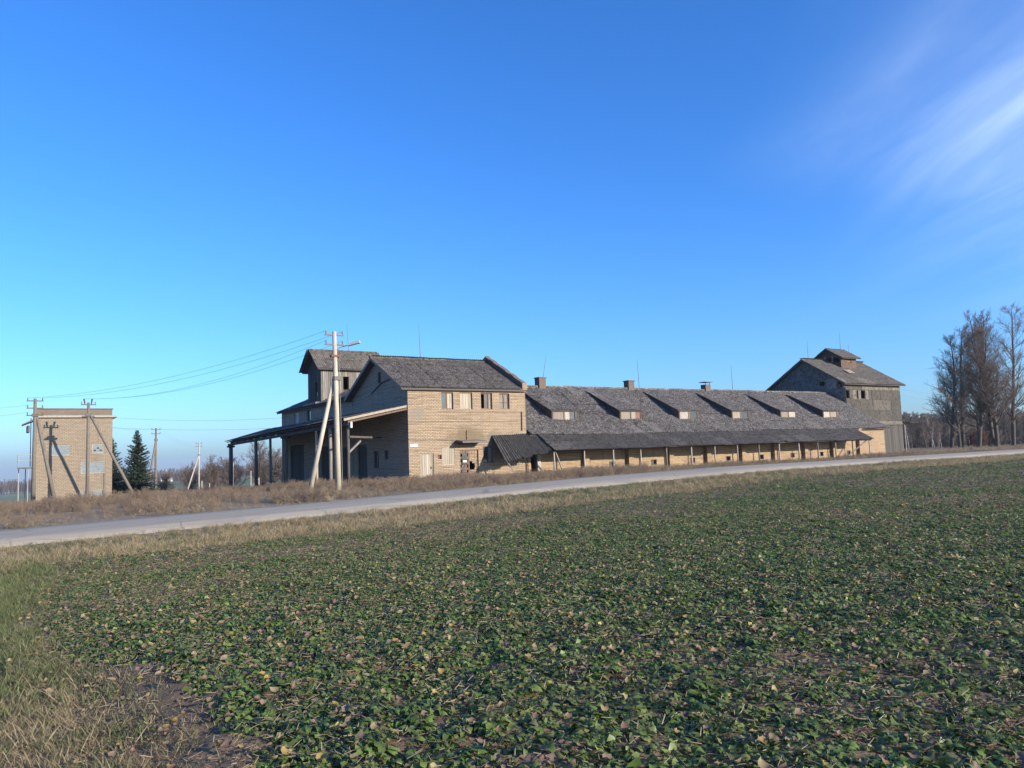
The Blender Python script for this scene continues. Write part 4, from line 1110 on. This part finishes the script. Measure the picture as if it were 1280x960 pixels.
# ================================================================== trees
def branch_tree(seed, h, r0, n1=34, n2=9, n3=7, up=.8, spread=.32, clear=.2, fork=1, twig_r=.012, drop=.0):
    """bare broadleaf tree: arrays of tapering segments (p0, p1, r0, r1) split into limbs and twigs"""
    rg = np.random.default_rng(seed)
    limbs, twigs = [], []
    def path(p, d, length, n, wob, lift):
        pts = [np.array(p)]
        d = np.array(d, float); d /= np.linalg.norm(d)
        for i in range(n):
            d = d + rg.normal(0, wob, 3) + np.array([0, 0, lift]); d /= np.linalg.norm(d)
            pts.append(pts[-1] + d * length / n)
        return pts
    trunks = []
    base_r = r0
    for k in range(fork):
        a = rg.uniform(0, 6.28); tl = 0 if fork == 1 else rg.uniform(.04, .16)
        tr = path((rg.normal(0, .25) * (fork > 1), rg.normal(0, .25) * (fork > 1), -.3), (tl * math.cos(a), tl * math.sin(a), 1), h * (1 if k == 0 else rg.uniform(.7, .98)), 14, .035, .02)
        trunks.append(tr)
        for i in range(14):
            limbs.append((tr[i], tr[i + 1], base_r * (1 - i / 15) ** .8, base_r * (1 - (i + 1) / 15) ** .8))
    for tr in trunks:
        L = len(tr) - 1
        for b in range(n1):
            t = clear + (1 - clear) * (b + rg.uniform(0, 1)) / n1
            i = min(int(t * L), L - 1); p = tr[i] + (tr[i + 1] - tr[i]) * (t * L - i)
            a = rg.uniform(0, 6.28); l1 = h * spread * (1.05 - t) ** .6 * rg.uniform(.6, 1.15) + .3
            e = up * rg.uniform(.6, 1.3) - drop
            br = path(p, (math.cos(a), math.sin(a), e), l1, 5, .16, .09)
            rb = max(base_r * (1 - t) * .38, .022)
            for k in range(5):
                limbs.append((br[k], br[k + 1], rb * (1 - k / 6), rb * (1 - (k + 1) / 6)))
            for c in range(n2):
                u = rg.uniform(.15, 1); k = min(int(u * 5), 4); q = br[k] + (br[k + 1] - br[k]) * (u * 5 - k)
                dd = (br[k + 1] - br[k]); dd = dd / np.linalg.norm(dd) + rg.normal(0, .55, 3) + np.array([0, 0, .25 - drop])
                l2 = l1 * .42 * rg.uniform(.5, 1.1) + .15
                sb = path(q, dd, l2, 3, .2, .08)
                for k2 in range(3): twigs.append((sb[k2], sb[k2 + 1], max(rb * .4 * (1 - k2 / 4), twig_r), max(rb * .4 * (1 - (k2 + 1) / 4), twig_r * .8)))
                for c3 in range(n3):
                    u = rg.uniform(.1, 1); k2 = min(int(u * 3), 2); q2 = sb[k2] + (sb[k2 + 1] - sb[k2]) * (u * 3 - k2)
                    d3 = (sb[k2 + 1] - sb[k2]); d3 = d3 / np.linalg.norm(d3) + rg.normal(0, .6, 3) + np.array([0, 0, .15])
                    d3 /= np.linalg.norm(d3)
                    e2 = q2 + d3 * (l2 * .5 * rg.uniform(.4, 1.1) + .1)
                    twigs.append((q2, e2, twig_r, twig_r * .6))
    return limbs, twigs
def seg_mesh(name, segs, mat, sides=3):
    P0 = np.array([s[0] for s in segs]); P1 = np.array([s[1] for s in segs]); A = np.array([s[2] for s in segs]); B = np.array([s[3] for s in segs])
    d = P1 - P0; d /= np.maximum(np.linalg.norm(d, axis=1, keepdims=True), 1e-9)
    ref = np.where(np.abs(d[:, 2:3]) > .9, np.array([[1., 0, 0]]), np.array([[0., 0, 1.]]))
    x = np.cross(d, ref); x /= np.linalg.norm(x, axis=1, keepdims=True); y = np.cross(d, x)
    n = len(segs); V = np.zeros((n, 2 * sides, 3)); F = []
    for k in range(sides):
        a = 2 * math.pi * k / sides; o = x * math.cos(a) + y * math.sin(a)
        V[:, k] = P0 + o * A[:, None]; V[:, sides + k] = P1 + o * B[:, None]
    base = (np.arange(n) * 2 * sides)[:, None]
    for k in range(sides):
        k2 = (k + 1) % sides
        F.append(base + np.array([[k, k2, sides + k2, sides + k]]))
    F = np.stack(F, 1).reshape(-1, 4)
    return np_mesh(name, V.reshape(-1, 3), F, mat)
def np_mesh(name, V, F, mat, smooth=True):
    F = np.asarray(F); k = F.shape[1]
    me = bpy.data.meshes.new(name)
    me.vertices.add(len(V)); me.vertices.foreach_set('co', np.asarray(V, float).ravel())
    me.loops.add(F.size); me.loops.foreach_set('vertex_index', F.ravel().astype(np.int32))
    me.polygons.add(len(F)); me.polygons.foreach_set('loop_start', np.arange(len(F)) * k); me.polygons.foreach_set('loop_total', np.full(len(F), k))
    if smooth: me.polygons.foreach_set('use_smooth', np.ones(len(F), bool))
    me.update(); me.validate()
    me.materials.append(M[mat] if isinstance(mat, str) else mat)
    return me
def mesh_child(name, me, parent):
    o = bpy.data.objects.new(name, me); COL.objects.link(o); o.parent = parent; return o
def bare_tree(name, x, y, label, cat, group, seed, h, r0, rz=0.0, mats=('bark', 'twig'), **kw):
    z = Hs(x, y)
    t = thing(name, (x, y, z), label, cat, group)
    li, tw = branch_tree(seed, h, r0, **kw)
    mesh_child('trunk', seg_mesh('trunk', li, mats[0], 6), t)
    mesh_child('crown', seg_mesh('crown', tw, mats[1], 3), t)
    t.rotation_euler.z = rz
    return t
# tall bare trees by the road on the right
G = 'tall bare trees by the road on the right'
for i, (x, y, h, lb) in enumerate((
        (99.3, 15.0, 12.0, 'leftmost and lowest of the tall bare trees on the right'),
        (102.0, 17.5, 17.5, 'second tall bare tree from the left in the right clump'),
        (102.6, 13.8, 19.5, 'third tall bare tree from the left in the right clump'),
        (105.2, 17.4, 19.0, 'fourth tall bare tree from the left in the right clump'),
        (105.2, 12.6, 21.5, 'fifth tall bare tree from the left in the right clump'),
        (108.6, 14.9, 21.0, 'sixth tall bare tree from the left, close to the picture edge'),
        (111.0, 12.6, 22.0, 'rightmost tall bare tree, cut by the picture edge'))):
    bare_tree('bare_tree', x, y, lb, 'tree', G, 40 + i, h, .20 + .014 * h / 2, n1=52 if i else 36, n2=10, n3=7, up=.85 if i else .7, spread=.29 if i else .36, clear=.16, fork=2 if i in (2, 4) else 1, twig_r=.0105)
MBB = MB()
sh = thing('red_bush', (107.1, 16.2, Hs(107.1, 16.2)), 'small reddish leafless bush left of the tall bare trunks', 'bush')
li, tw = branch_tree(77, 2.8, .05, n1=16, n2=8, n3=6, spread=.5, clear=.02, fork=5, twig_r=.018)
mesh_child('stems', seg_mesh('stems', li, 'wood_brown', 4), sh); mesh_child('twigs', seg_mesh('twigs', tw, 'rust', 3), sh)
# bare thicket behind the canopy
G = 'bare trees behind the canopy'
for i, (x, y, h, sp, lb) in enumerate((
        (9.0, 118, 5.8, .5, 'low bare tree at the left end of the thicket behind the far pole'),
        (14.5, 122, 7.2, .5, 'bare tree left of the canopy end post'),
        (18.5, 126, 7.0, .5, 'bare tree right behind the canopy end post'),
        (21.0, 112, 9.8, .42, 'tallest bare tree seen between the canopy posts'),
        (25.5, 118, 7.4, .48, 'bare tree just left of the shaded brick corner'),
        (29.0, 124, 7.4, .5, 'bare tree half hidden by the shaded brick wing'),
        (5.5, 126, 4.4, .55, 'lowest bare bush at the far left of the thicket'),
        (11.8, 114, 5.6, .55, 'bushy bare tree between far pole and canopy end post'),
        (16.6, 117, 6.4, .55, 'wide bare tree directly behind the canopy end post'),
        (23.4, 121, 6.6, .55, 'wide bare tree right of the tallest one behind the canopy'),
        (27.2, 115, 6.6, .5, 'bare tree against the shaded brick corner, front of the thicket'))):
    bare_tree('bare_tree', x, y, lb, 'tree', G, 60 + i, h, .18, n1=26, n2=7, n3=5, up=.75, spread=sp, clear=.05, fork=3, twig_r=.014)
# bare treetops behind the barn ridge
for i, (x, y, h, lb) in enumerate(((47.7, 40.1, 9.6, 'bare treetop showing left above the barn ridge'), (51.1, 37.9, 9.6, 'bare treetop showing right above the barn ridge'))):
    bare_tree('bare_tree', x, y, lb, 'tree', 'bare treetops behind the barn', 90 + i, h, .2, n1=30, n2=7, n3=5, spread=.3, clear=.4, fork=1, twig_r=.014)
# birches before the right wood
G = 'pale birches before the wood'
for i, (x, y, h, ln, lb) in enumerate(((125.7, 37.7, 6.2, 0, 'thin white birch next to the elevator barn'), (139.5, 40.5, 7.4, -.05, 'forked white birch before the dark wood'), (141.1, 39.5, 4.6, -.28, 'white birch leaning left before the dark wood'), (172.2, 49, 7.2, .02, 'thin white birch left of the reddish bush'))):
    t = bare_tree('birch_tree', x, y, lb, 'tree', G, 120 + i, h, .075, mats=('birch', 'twig'), n1=18, n2=6, n3=5, up=1.1, spread=.2, clear=.35, fork=1 if i != 1 else 2, twig_r=.012)
    t.rotation_euler.y = ln

def spruce(x, y, h, w, label, seed):
    rg = np.random.default_rng(seed)
    z = Hs(x, y)
    t = thing('spruce_tree', (x, y, z), label, 'tree', 'spruces beside the transformer house')
    MB().tube([(x, y, z - .3), (x, y, z + h * .97)], [.16, .02], 7).build('trunk', 'bark', t)
    V = []; F = []
    nw = int(h / .19)
    for k in range(nw):
        f = k / nw; zz = .25 + f * (h - .35)
        R = w * (1 - f) ** .85 * rg.uniform(.78, 1.12) + .06
        nb = int(10 + 14 * (1 - f))
        for b in range(nb):
            a = rg.uniform(0, 6.28); L = R * rg.uniform(.4, 1.18)
            dr = -.25 + .75 * f - rg.uniform(0, .25)
            n = max(4, int(L / .09))
            for s in range(n):
                u = (s + .4) / n
                c = np.array([math.cos(a) * L * u, math.sin(a) * L * u, zz + dr * L * u + .22 * L * u * u])
                tw = .26 * (1 - .5 * u) * (.5 + .5 * min(1, R)) 
                for sd in (-1, 1):
                    aa = a + sd * rg.uniform(.5, 1.1)
                    e = c + np.array([math.cos(aa) * tw, math.sin(aa) * tw, rg.uniform(-.12, .04)])
                    nrm = np.array([-math.sin(aa), math.cos(aa), rg.uniform(-.9, .9)]) * .06
                    i = len(V); V += [c - nrm, c + nrm, e + nrm * .4, e - nrm * .4]; F.append((i, i + 1, i + 2, i + 3))
    mesh_child('crown', np_mesh('crown', np.array(V), F, 'needle', False), t)
spruce(-9.2, 52.2, 8.1, 2.5, 'dark spruce standing clear right of the transformer house', 3)
spruce(-12.2, 49.4, 7.4, 2.3, 'dark spruce half hidden behind the transformer house', 4)

# ------------------------------------------------------------------ scattered ground cover
def scatter(name, pts, rot, scl, idx, protos, label, cat):
    coll = bpy.data.collections.new(name + '_kinds')
    for i, me in enumerate(protos):
        coll.objects.link(bpy.data.objects.new(f'{name}_kind_{i:02d}', me))
    me = bpy.data.meshes.new(name)
    me.vertices.add(len(pts)); me.vertices.foreach_set('co', np.asarray(pts, float).ravel())
    a = me.attributes.new('rot', 'FLOAT_VECTOR', 'POINT'); a.data.foreach_set('vector', np.asarray(rot, float).ravel())
    a = me.attributes.new('scl', 'FLOAT', 'POINT'); a.data.foreach_set('value', np.asarray(scl, float))
    a = me.attributes.new('idx', 'INT', 'POINT'); a.data.foreach_set('value', np.asarray(idx, np.int32))
    o = bpy.data.objects.new(name, me); COL.objects.link(o)
    ng = bpy.data.node_groups.new(name, 'GeometryNodeTree')
    ng.interface.new_socket('Geometry', in_out='INPUT', socket_type='NodeSocketGeometry')
    ng.interface.new_socket('Geometry', in_out='OUTPUT', socket_type='NodeSocketGeometry')
    N_ = ng.nodes.new; Lk = ng.links.new
    gi, go = N_('NodeGroupInput'), N_('NodeGroupOutput')
    ip = N_('GeometryNodeInstanceOnPoints'); ci = N_('GeometryNodeCollectionInfo')
    ci.inputs[0].default_value = coll; ci.inputs['Separate Children'].default_value = True; ci.inputs['Reset Children'].default_value = True
    def attr(n, ty):
        x = N_('GeometryNodeInputNamedAttribute'); x.data_type = ty; x.inputs[0].default_value = n
        return next(s for s in x.outputs if s.enabled and s.name == 'Attribute')
    Lk(gi.outputs[0], ip.inputs['Points']); Lk(ci.outputs[0], ip.inputs['Instance'])
    ip.inputs['Pick Instance'].default_value = True
    Lk(attr('idx', 'INT'), ip.inputs['Instance Index'])
    Lk(attr('rot', 'FLOAT_VECTOR'), ip.inputs['Rotation'])
    Lk(attr('scl', 'FLOAT'), ip.inputs['Scale'])
    Lk(ip.outputs[0], go.inputs[0])
    md = o.modifiers.new('scatter', 'NODES'); md.node_group = ng
    o['kind'] = 'stuff'; o['label'] = label; o['category'] = cat
    return o
def rots(n, tilt=.12):
    return np.stack([rng.normal(0, tilt, n), rng.normal(0, tilt, n), rng.uniform(0, 6.283, n)], 1)

def blades(seed, n, h, rad, w, mat, lean=.5, heads=0, curve=.5):
    rg = np.random.default_rng(seed); V = []; F = []
    for i in range(n):
        a = rg.uniform(0, 6.28); r = rad * math.sqrt(rg.uniform(0, 1)); b = np.array([math.cos(a) * r, math.sin(a) * r, -.03])
        d = np.array([rg.normal(0, lean), rg.normal(0, lean), 1.0]); d /= np.linalg.norm(d)
        L = h * rg.uniform(.45, 1.15); side = np.array([rg.normal(), rg.normal(), 0]); side /= np.linalg.norm(side)
        bend = np.array([d[0], d[1], -.25]) * curve * L
        ww = w * rg.uniform(.7, 1.3)
        i0 = len(V)
        for k, u in enumerate((0, .4, .75, 1.0)):
            p = b + d * L * u + bend * u * u; wk = ww * (1, .85, .55, .12)[k]
            V += [p - side * wk, p + side * wk]
        for k in range(3): F.append((i0 + 2 * k, i0 + 2 * k + 1, i0 + 2 * k + 3, i0 + 2 * k + 2))
        if heads and rg.random() < heads:
            tip = b + d * L + bend
            for q in range(6):
                s2 = rg.normal(0, 1, 3); s2 /= np.linalg.norm(s2); e = tip + s2 * L * .09 - d * L * rg.uniform(0, .3)
                c = e + d * L * .08; i0 = len(V); V += [e - side * ww * 1.6, e + side * ww * 1.6, c + side * ww, c - side * ww]; F.append((i0, i0 + 1, i0 + 2, i0 + 3))
    return np_mesh('tuft', np.array(V), F, mat, False)
def weed(seed, h, mat, nb=9, w=.006):
    """dry herb stalk: stems with side branches and seed heads"""
    rg = np.random.default_rng(seed); segs = []
    for s in range(nb):
        p = np.array([rg.normal(0, .12), rg.normal(0, .12), -.05]); d = np.array([rg.normal(0, .2), rg.normal(0, .2), 1.0]); L = h * rg.uniform(.55, 1.1)
        pts = [p]
        for k in range(4): d = d + rg.normal(0, .12, 3); d /= np.linalg.norm(d); pts.append(pts[-1] + d * L / 4)
        for k in range(4): segs.append((pts[k], pts[k + 1], w * (1 - k * .15), w * (.85 - k * .15)))
        for q in range(9):
            u = rg.uniform(.3, 1); k = min(int(u * 4), 3); a = pts[k] + (pts[k + 1] - pts[k]) * (u * 4 - k)
            e = a + np.array([rg.normal(0, .5), rg.normal(0, .5), rg.uniform(.2, .9)]) * L * .2
            segs.append((a, e, w * .7, w * .6)); segs.append((e, e + np.array([0, 0, L * .05]), w * 2.2, w * 1.2))
    return seg_mesh('weed', segs, mat, 3)
def rape(seed, n, L0, mat):
    rg = np.random.default_rng(seed); V = []; F = []
    for i in range(n):
        a = i * 2.4 + rg.uniform(-.5, .5); L = L0 * rg.uniform(.6, 1.15); el = rg.uniform(.05, .78)
        rad = np.array([math.cos(a), math.sin(a), 0]); tan = np.array([-math.sin(a), math.cos(a), 0]); up = np.array([0, 0, 1.])
        tw = rg.normal(0, .35)
        tan = tan * math.cos(tw) + up * math.sin(tw)
        W = L * rg.uniform(.34, .5); i0 = len(V)
        for k, (u, wd) in enumerate(((0, .05), (.32, .09), (.5, .75), (.72, 1.0), (.9, .72), (1.0, .15))):
            e = el * (1 - u * 1.1)
            p = rad * L * u * math.cos(el * .7) + up * (L * (math.sin(el) * u - .55 * u * u * u) + .012)
            cup = .28 * wd * W * .5 * rg.uniform(.3, 1.4)
            wv = rg.normal(0, .10, 2) * W * (wd > .3); wd = wd * (1 if wd < .3 else rg.uniform(.78, 1.2))
            V += [p - tan * W * .5 * wd + up * (cup + wv[0]), p, p + tan * W * .5 * wd + up * (cup + wv[1])]
        for k in range(5):
            for s in range(2):
                q = i0 + 3 * k + s; F.append((q, q + 1, q + 4, q + 3))
    return np_mesh('rape_plant', np.array(V), F, mat, True)
def flatleaf(seed, s, mat):
    rg = np.random.default_rng(seed); V = []; F = []
    for k, (u, wd) in enumerate(((-.5, .1), (-.2, .8), (.1, 1.), (.35, .6), (.5, .08))):
        z = .02 + rg.uniform(0, .25) * s
        V += [(u * s, -wd * s * .4, z + rg.uniform(0, .3) * s), (u * s, 0, z), (u * s, wd * s * .4, z + rg.uniform(0, .3) * s)]
    for k in range(4):
        for q in range(2): b = 3 * k + q; F.append((b, b + 1, b + 4, b + 3))
    return np_mesh('dead_leaf', np.array(V), F, mat, True)
def litter(seed, n, mat):
    rg = np.random.default_rng(seed); segs = []
    for i in range(n):
        p = np.array([rg.uniform(-.15, .15), rg.uniform(-.15, .15), rg.uniform(.0, .03)]); a = rg.uniform(0, 6.28); L = rg.uniform(.02, .07)
        segs.append((p, p + np.array([math.cos(a) * L, math.sin(a) * L, rg.uniform(-.01, .03)]), .003, .002))
    return seg_mesh('litter', segs, mat, 3)

def sample(n, x0, x1, y0, y1): return rng.uniform(x0, x1, n), rng.uniform(y0, y1, n)
def camdist(X, Y): return np.hypot(X - CAM.x, Y - CAM.y)
def inview(X, Y, marg=1.28):
    dx, dy = X - CAM.x, Y - CAM.y
    f_ = dx * FW.x + dy * FW.y; r_ = dx * R0.x + dy * R0.y
    return (f_ > -1.0) & (np.abs(r_) < marg * .667 * f_ + 4.0)
# --- crop
PX, PY, PS, PI_ = [], [], [], []
def crop(n, x0, x1, y0, y1, dmin, dmax, smin, smax):
    X, Y = sample(n, x0, x1, y0, y1); d = camdist(X, Y)
    hx = head_x(Y)
    big = vnoise(X, Y, 5.5, 31) * .65 + vnoise(X, Y, 1.6, 32) * .35
    lush = np.clip((big - .25) * 2.6, .42, 1); dd = (d - 11) / 4.5; lush = np.clip(lush + .55 * np.exp(-dd * dd) * sstep(X - CAM.x, 1, 7), 0, 1) 
    sparse = 1 - .25 * (1 - sstep(d, 5.5, 10.5)) * (1 - .5 * sstep(X - CAM.x, 6, 12))
    keep = (d >= dmin) & (d < dmax) & inview(X, Y) & (X > hx + .2) & (Y < -24.5 + .5 * (vnoise(X, Y, 2, 33) - .5)) & (rng.random(n) < lush * sparse)
    X, Y, lush = X[keep], Y[keep], lush[keep]
    PX.append(X); PY.append(Y); PS.append(rng.uniform(smin, smax, len(X)) * (.7 + .4 * lush))
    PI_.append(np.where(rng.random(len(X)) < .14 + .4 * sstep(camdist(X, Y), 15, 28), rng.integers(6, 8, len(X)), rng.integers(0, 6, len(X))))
crop(250000, -24, 4, -47, -24, 1.5, 15, .18, .5)
crop(210000, -24, 32, -47, -24, 15, 40, .26, .56)
crop(70000, 5, 120, -45, -24, 40, 150, .5, .9)
X = np.concatenate(PX); Y = np.concatenate(PY)
Zs = soil_z(X, Y)
protos = [rape(200 + i, 5 + i % 3, .19 + .02 * (i % 3), 'leaf') for i in range(6)] + [rape(210, 5, .17, 'leaf_pale'), rape(211, 6, .16, 'leaf_pale')]
scatter('rape_crop', np.stack([X, Y, Zs], 1), rots(len(X), .15), np.concatenate(PS), np.concatenate(PI_), protos, 'low green rapeseed plants covering the field in the foreground', 'crop')
X, Y = sample(60000, -24, 30, -47, -24.5); k = inview(X, Y) & (X > head_x(Y) - .6) & (camdist(X, Y) > 2) & (rng.random(len(X)) < np.clip(8 / camdist(X, Y), .1, 1)); X, Y = X[k], Y[k]
scatter('dead_leaves', np.stack([X, Y, np.maximum(soil_z(X, Y), H(X, Y)) + .035], 1), rots(len(X), .35), rng.uniform(.35, .95, len(X)), rng.integers(0, 4, len(X)), [flatleaf(230 + i, .07, 'leaf_dead') for i in range(4)], 'yellow and brown fallen leaves lying among the crop', 'leaves')
X, Y = sample(15000, -24, 12, -47, -25); k = inview(X, Y) & (camdist(X, Y) < 22) & (X > head_x(Y) - .5); X, Y = X[k], Y[k]
scatter('straw_litter', np.stack([X, Y, soil_z(X, Y) + .008], 1), rots(len(X), .05), rng.uniform(.7, 1.3, len(X)), rng.integers(0, 4, len(X)), [litter(240 + i, 10, 'straw') for i in range(4)], 'bits of old straw strewn over the bare soil', 'straw')
# --- headland grass at the left
dryp = [blades(250 + i, 26, .13, .10, .0032, 'grass_dry', .65) for i in range(4)]
grnp = [blades(260 + i, 24, .14, .09, .0035, 'grass_green', .5) for i in range(4)]
X, Y = sample(90000, -36, -19.8, -47, -24); d = camdist(X, Y); hx = head_x(Y)
e = X - hx
k = inview(X, Y) & (d > 1.2) & ((e < .1) | (rng.random(len(X)) < .16 * (e < 1.3))) & (rng.random(len(X)) < np.clip(10 / d, .25, 1)); X, Y, d, e = X[k], Y[k], d[k], e[k]
green = np.clip(.15 + .5 * sstep(e, -1.6, -.1) + .5 * sstep(d, 6, 13) + .8 * (vnoise(X, Y, 1.4, 41) - .5), 0, .95)
idx = np.where(rng.random(len(X)) < green, rng.integers(4, 8, len(X)), rng.integers(0, 4, len(X)))
scatter('headland_grass', np.stack([X, Y, H(X, Y)], 1), rots(len(X), .2), rng.uniform(.55, 1.2, len(X)) * (1 + .5 * sstep(d, 8, 20)), idx, dryp + grnp, 'short dry and green grass at the left edge of the field', 'grass')
# --- verge between field and road
tall = [blades(270 + i, 34, .42, .22, .007, 'grass_dry', .45, .15) for i in range(4)] + [blades(275 + i, 30, .3, .2, .007, 'grass_green', .5) for i in range(2)]
X, Y = sample(44000, -62, 150, -25.6, -17.9)
edge_r = sstep(Y, -19.2, -18.1)
k = inview(X, Y) & (rng.random(len(X)) < np.clip(38 / camdist(X, Y), .25, 1) * (1 - .4 * edge_r)); X, Y = X[k], Y[k]
strip = np.exp(-((Y + 24.3) / .8) ** 2) + .5 * np.exp(-((Y + 20.8) / 1.0) ** 2)
gr = np.clip(.52 - .4 * strip + .9 * (vnoise(X, Y, 3.5, 42) - .5), .02, .8)
idx = np.where(rng.random(len(X)) < gr, rng.integers(4, 6, len(X)), rng.integers(0, 4, len(X)))
scatter('verge_grass', np.stack([X, Y, H(X, Y)], 1), rots(len(X), .15), rng.uniform(.3, .75, len(X)) * (1 - .4 * sstep(Y, -20, -18)), idx, tall, 'tan and green grass verge between the field and the road', 'grass')
# --- dry weeds beyond the road
wd = [weed(280 + i, .85, 'weed', 8, .006) for i in range(5)] + [weed(286 + i, .7, 'weed_tan', 9, .005) for i in range(2)] + [blades(288 + i, 34, .5, .25, .008, 'grass_dry', .4, .3) for i in range(3)] + [blades(292, 34, .4, .25, .008, 'weed', .5, .3)]
def free(X, Y):                      # not inside a building
    m = ~((X > -.3) & (X < 9.4) & (Y > -.15) & (Y < 28)) & ~((X > 9) & (X < 55) & (Y > -.3) & (Y < 13)) & ~((X > 54) & (X < 66) & (Y > 4.1) & (Y < 14))
    return m & ~((X > -20) & (X < -13.9) & (Y > 29.8) & (Y < 35.4))
AX, AY, AS, AI = [], [], [], []
def weeds(n, x0, x1, y0, y1, smin, smax, pw=.75, short=None):
    X, Y = sample(n, x0, x1, y0, y1)
    pn = vnoise(X, Y, 2.6, 51)
    k = free(X, Y) & inview(X, Y) & (rng.random(n) < .35 + .9 * pn); X, Y, pn = X[k], Y[k], pn[k]
    edge = sstep(Y, -12.6, -9.5)
    ty = np.where(rng.random(len(X)) < pw * edge, rng.integers(0, 7, len(X)), rng.integers(7, 11, len(X)))
    s = .56 * rng.uniform(smin, smax, len(X)) * (.35 + .65 * edge) * (.45 + 1.1 * vnoise(X, Y, 3.2, 52))
    AX.append(X); AY.append(Y); AS.append(s); AI.append(ty)
weeds(15000, -62, -4, -12.3, 24, .55, 1.1)
weeds(5200, -4, 12, -12.3, -.2, .45, .95, .6)
weeds(9000, 10, 56, -12.3, -.2, .3, .7, .35)
weeds(8000, 55, 150, -12.3, 26, .4, .8, .25)
weeds(15000, -50, 40, 24, 116, .55, 1.0, .6)
weeds(2500, -9, -.3, -1, 32, .5, .95, .6)
X = np.concatenate(AX); Y = np.concatenate(AY)
scatter('dry_weeds', np.stack([X, Y, H(X, Y)], 1), rots(len(X), .1), np.concatenate(AS), np.concatenate(AI), wd, 'tall brown dry weeds between the road and the buildings', 'weeds')

# ------------------------------------------------------------------ far woods
fp = []
for i in range(5):
    li, tw = branch_tree(300 + i, 12, .17, n1=22, n2=7, n3=5, up=1.0, spread=.26, clear=.15, twig_r=.035)
    V = seg_mesh('far_tree', li + tw, 'twig', 3); fp.append(V)
def wood(name, pts, smin, smax, label):
    X = np.array([p[0] for p in pts]); Y = np.array([p[1] for p in pts])
    scatter(name, np.stack([X, Y, H(X, Y)], 1), rots(len(X), .03), rng.uniform(smin, smax, len(X)), rng.integers(0, 5, len(X)), fp, label, 'wood')
pts = []
for k in range(3600):
    D = rng.uniform(235, 330); c = rng.uniform(.40, .86)
    p = CAM + (FW + R0 * c) * D; pts.append((p.x, p.y))
wood('right_wood', pts, .62, 1.0, 'dark leafless wood on the skyline at the right')
pts = []
for k in range(1500):
    D = rng.uniform(780, 980); c = rng.uniform(-.85, -.25)
    p = CAM + (FW + R0 * c) * D; pts.append((p.x, p.y))
wood('left_wood', pts, .8, 1.35, 'distant bluish wood on the skyline at the left')
# far white shed in the fields
fs = thing('far_shed', (52, 412, Hs(52, 412)), 'tiny long white shed in the distant green field', 'shed')
z = Hs(52, 412)
MB().box(49, 55, 410, 414, z - 1, z + 1.3).build('wall', 'white', fs)
MB().hexa([(48.7, 409.5, z + 1.302), (55.3, 409.5, z + 1.302), (55.3, 414.5, z + 1.302), (48.7, 414.5, z + 1.302)], [(48.7, 411.9, z + 2.1), (55.3, 411.9, z + 2.1), (55.3, 412.1, z + 2.1), (48.7, 412.1, z + 2.1)]).build('roof', 'metal_grey', fs)

# ------------------------------------------------------------------ air
def haze():
    o = MB().box(-4900, 4900, -1200, 5900, -170, 30).build('haze', 'wire')
    m = bpy.data.materials.new('haze'); m.use_nodes = True
    n = m.node_tree; n.nodes.clear()
    ou = n.nodes.new('ShaderNodeOutputMaterial'); v = n.nodes.new('ShaderNodeVolumePrincipled')
    v.inputs['Color'].default_value = (.80, .88, 1, 1); v.inputs['Density'].default_value = .00016; v.inputs['Anisotropy'].default_value = .2
    n.links.new(v.outputs[0], ou.inputs['Volume'])
    o.data.materials.clear(); o.data.materials.append(m)
    o['kind'] = 'stuff'
haze()
